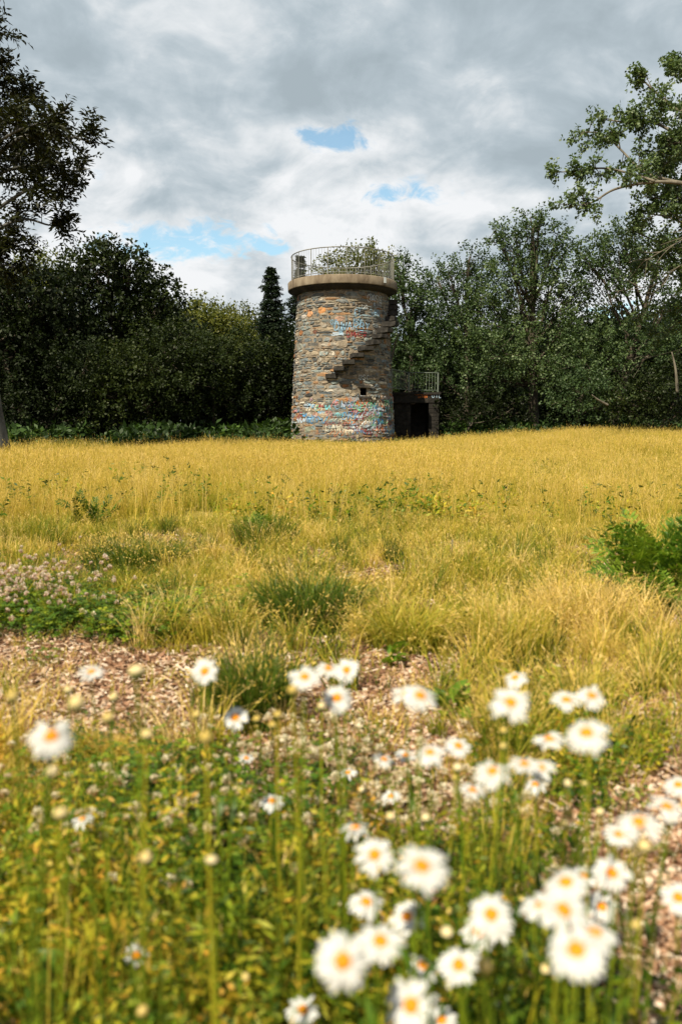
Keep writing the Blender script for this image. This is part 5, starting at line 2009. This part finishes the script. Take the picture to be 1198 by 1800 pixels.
def daisy(px, py, dia, ratio, label, roll=0.0, npet=21, bend=1, size=None, rng=np.random.default_rng(800)):
    P, dep, d = place_depth(px, py, dia)
    real = dia * dep / F                                # diameter in metres
    sc = real / .0440
    view = -unit(d)
    upv = unit(np.array([0, 0, 1.0]) - view * view[2])
    side = np.cross(upv, view)
    ang = math.acos(min(.99, max(.25, ratio)))
    nrm = unit(view * math.cos(ang) + (upv * math.cos(roll) + side * math.sin(roll)) * math.sin(ang))
    root = P.copy()
    root[:2] += rng.normal(0, .035, 2) + np.array([0, .03])
    root[2] = float(gz(root[0], root[1]))
    T = empty('daisy', root, label, 'daisy', 'white daisies in the foreground')
    obj('stem', stem_mesh(root, P, rng), T)
    leaf_on_stem(root, P - nrm * .004, rng, T)
    q = Vector(nrm).to_track_quat('Z', 'Y')
    o = obj('flower_disc', DISC, T, P - root)
    o.rotation_euler = q.to_euler()
    o.scale = (sc,) * 3
    for k in range(npet):
        if rng.uniform() < .07:
            continue
        a = 2 * math.pi * (k + rng.uniform(-.25, .25)) / npet
        p = obj('petal', PET[int(np.clip(bend + rng.integers(-1, 2), 0, 2))], T, P - root)
        R = q.to_matrix() @ Matrix.Rotation(a, 3, 'Z') @ Matrix.Rotation(rng.normal(0, .10), 3, 'X')
        p.rotation_euler = R.to_euler()
        s = sc * rng.uniform(.84, 1.08)
        p.scale = (sc * rng.uniform(.8, 1.2), s, s)
    return T


D = [
    (360, 1180, 50, .9, 'round daisy facing the camera alone above the dark tussock left of centre'),
    (160, 1181, 48, .5, 'sideways-leaning daisy next to a cream bud, over the chips at the left'),
    (90, 1295, 80, .82, 'large ragged daisy alone at the left edge'),
    (413, 1262, 48, .85, 'small daisy just below the dark tussock left of centre'),
    (535, 1190, 58, .7, 'leftmost daisy of the cluster of four right of the dark tussock'),
    (577, 1175, 44, .6, 'half-hidden middle daisy of the cluster right of the dark tussock'),
    (609, 1178, 46, .9, 'uppermost right daisy of the cluster right of the dark tussock'),
    (592, 1227, 56, .9, 'lowest daisy of the cluster right of the dark tussock'),
    (738, 1223, 66, .72, 'round daisy on the chips in the middle, front one of a pair'),
    (712, 1220, 52, .6, 'daisy half hidden behind the left side of the middle pair'),
    (897, 1235, 72, .8, 'big single daisy on a bare stem, middle right'),
    (905, 1191, 44, .6, 'small daisy directly above the big single one, middle right'),
    (995, 1230, 54, .6, 'daisy seen edge-on, left one of the upper right pair'),
    (1039, 1223, 58, .6, 'daisy seen edge-on, right one of the upper right pair'),
    (1030, 1288, 78, .75, 'large tilted daisy below the upper right pair'),
    (965, 1299, 56, .5, 'flat daisy left of the large tilted one'),
    (805, 1311, 48, .7, 'daisy at the top right end of the middle row over the chips'),
    (755, 1323, 58, .55, 'daisy with orange centre in the middle row over the chips'),
    (713, 1328, 40, .5, 'small faded daisy beside the middle row over the chips'),
    (675, 1335, 40, .4, 'small flat daisy at the left end of the middle row over the chips'),
    (865, 1356, 68, .6, 'wide daisy left of the overlapping pair in the right middle'),
    (922, 1344, 60, .5, 'rear daisy of the overlapping pair in the right middle'),
    (949, 1350, 58, .6, 'front daisy of the overlapping pair in the right middle'),
    (940, 1379, 42, .5, 'small drooping daisy under the overlapping pair'),
    (830, 1389, 50, .45, 'flat white daisy below the wide one in the right middle'),
    (686, 1400, 36, .6, 'tiny daisy low over the chips in the middle'),
    (478, 1408, 42, .7, 'small daisy above the tall green stems left of centre'),
    (433, 1333, 30, .5, 'tiny daisy turned sideways under the small one left of centre'),
    (612, 1358, 30, .6, 'tiny white daisy alone on the chips left of the middle row'),
    (658, 1503, 70, .9, 'round daisy left of the very large lower middle one'),
    (741, 1523, 98, .75, 'very large daisy with wide petals, upper one of the lower middle group'),
    (624, 1455, 54, .4, 'pale daisy turned sideways above the lower middle group'),
    (643, 1586, 62, .75, 'daisy at the left edge of the lower middle group'),
    (715, 1612, 62, .9, 'tilted daisy behind the large one of the lower middle group'),
    (668, 1655, 86, .78, 'large daisy with oval centre in the lower middle group'),
    (602, 1690, 98, 1.0, 'large round daisy facing the camera at the left end of the lower group'),
    (722, 1768, 90, .98, 'large daisy facing the camera at the bottom edge'),
    (532, 1776, 58, .85, 'daisy cut by the bottom edge, left of the lower group'),
    (743, 1698, 58, .7, 'small daisy between the two large bottom ones and the round right one'),
    (806, 1697, 74, .9, 'round daisy right of the small one in the lower group'),
    (863, 1608, 80, .9, 'large daisy with deep orange centre, top of the trio right of the lower group'),
    (841, 1640, 60, .8, 'left lower daisy of the trio right of the lower group'),
    (872, 1636, 56, .7, 'right lower daisy of the trio right of the lower group'),
    (776, 1794, 60, .8, 'daisy cut by the bottom edge, right of the large bottom one'),
    (994, 1551, 78, .7, 'daisy above the dense cluster at the lower right'),
    (1024, 1540, 52, .7, 'half-hidden daisy behind the one above the dense cluster'),
    (1075, 1535, 68, .85, 'daisy tilted right, above the dense cluster at the lower right'),
    (1122, 1445, 82, .65, 'large daisy near the right edge above the dense cluster'),
    (1088, 1467, 58, .6, 'daisy overlapped by the large one near the right edge'),
    (1172, 1418, 64, .6, 'daisy touching the right edge above the large one'),
    (1192, 1380, 52, .7, 'highest daisy at the right edge'),
    (1192, 1578, 64, .85, 'lowest daisy cut by the right edge'),
    (990, 1600, 90, .8, 'left large daisy in the dense cluster at the lower right'),
    (951, 1594, 72, .7, 'outermost left daisy of the dense cluster, half covered'),
    (1057, 1594, 54, .9, 'small round daisy at the right of the dense cluster'),
    (1012, 1670, 104, .85, 'largest front daisy of the dense cluster at the lower right'),
    (1045, 1640, 80, .6, 'daisy half hidden behind the largest front one'),
    (240, 1680, 46, .85, 'lone half-open white daisy in the tall green stems at the lower left'),
    (145, 1440, 40, .4, 'faded pale daisy turned away, low at the left'),
]
for i, (px, py, dia, ratio, lb) in enumerate(D):
    daisy(px, py, dia, ratio, lb, roll=((i * 37) % 11 - 5) * .06, npet=20 + (i * 5) % 5, bend=(i * 7) % 3)

BUDS = [
    (240, 1180, 36, 'large cream bud right of the leaning daisy at the left'), (22, 1225, 28, 'cream bud at the left edge above the ragged daisy'), (135, 1237, 34, 'long cream bud above the ragged daisy'),
    (120, 1213, 20, 'small yellowish bud over the chips left of the leaning daisy'), (190, 1262, 26, 'cream bud over the chips right of the long bud'), (200, 1226, 20, 'small cream bud just above another over the left chips'),
    (258, 1291, 26, 'cream bud low over the left chips'), (362, 1297, 28, 'cream bud left of the small daisy under the tussock'), (90, 1358, 28, 'yellow-cream bud directly below the ragged daisy'),
    (107, 1430, 32, 'peach-coloured bud next to the faded daisy at the left'), (257, 1508, 28, 'round pale yellow bud in the green stems at the left'), (372, 1512, 28, 'yellow bud right of the pale yellow one in the green stems'),
    (345, 1257, 19, 'small cream bud left of the daisy below the tussock'), (451, 1264, 17, 'small bud right of the daisy below the tussock'), (488, 1257, 19, 'upper one of two close buds right of the daisy below the tussock'),
    (479, 1275, 18, 'lower one of two close buds right of the daisy below the tussock'), (514, 1214, 24, 'white half-open bud hanging below the cluster beside the tussock'), (565, 1242, 18, 'bud under the lowest daisy of the cluster beside the tussock'),
    (885, 1285, 18, 'upper one of two buds on one stem below the big single daisy'), (885, 1313, 18, 'lower one of two buds on one stem below the big single daisy'), (804, 1350, 20, 'bud left of the wide daisy in the right middle'),
    (996, 1378, 20, 'left one of two buds below the overlapping pair'), (1027, 1378, 18, 'right one of two buds below the overlapping pair'), (1000, 1430, 20, 'upper of two touching buds left of the large right-edge daisy'),
    (993, 1447, 20, 'lower of two touching buds left of the large right-edge daisy'), (785, 1640, 26, 'yellow-green bud between the lower group and the trio'), (790, 1603, 18, 'small yellow bud above the yellow-green one'),
    (1118, 1627, 26, 'yellow bud at the far right of the dense cluster'), (595, 1590, 16, 'small yellow bud left of the lower middle group, upper'), (592, 1623, 16, 'small yellow bud left of the lower middle group, lower'),
    (431, 1718, 20, 'yellow bud in the dark stems left of the large round daisy'), (250, 1778, 28, 'golden bud at the bottom edge, left'), (297, 1690, 14, 'tiny yellow bud right of the lone half-open daisy'),
    (686, 1436, 20, 'cream bud above the very large daisy'), (637, 1389, 16, 'small bud over the chips left of the tiny daisy'), (1132, 1488, 28, 'cream bud under the large daisy near the right edge'),
    (850, 1698, 34, 'cream half-open bud touching the round daisy in the lower group'), (957, 1705, 24, 'cream bud left under the largest front daisy'), (800, 1368, 16, 'tiny bud just under the bud by the wide daisy'), (1053, 1428, 20, 'cream bud left of the large daisy near the right edge'),
    (748, 1438, 20, 'orange-yellow disc without petals over the chips'), (915, 1580, 18, 'pale bud left of the dense cluster'), (880, 1665, 16, 'orange bud under the trio'),
    (620, 1560, 18, 'greenish bud over the left of the lower middle group'),
]
rb = np.random.default_rng(900)
for (px, py, dia, lb) in BUDS:
    P, dep, d = place_depth(px, py, dia, .018)
    real = dia * dep / F
    root = P.copy()
    root[:2] += rb.normal(0, .03, 2)
    root[2] = float(gz(root[0], root[1]))
    T = empty('daisy_bud', root, lb, 'flower bud', 'daisy buds in the foreground')
    obj('stem', stem_mesh(root, P, rb), T)
    o = obj('bud', BUD, T, P - root)
    o.scale = (real / .0175,) * 3
    o.rotation_euler = (rb.normal(0, .3), rb.normal(0, .3), 0)
    o.scale[2] *= rb.uniform(.7, 1.15)
    cx = obj('calyx', CALYX, T, P - root)
    cx.scale = (real / .0175,) * 3
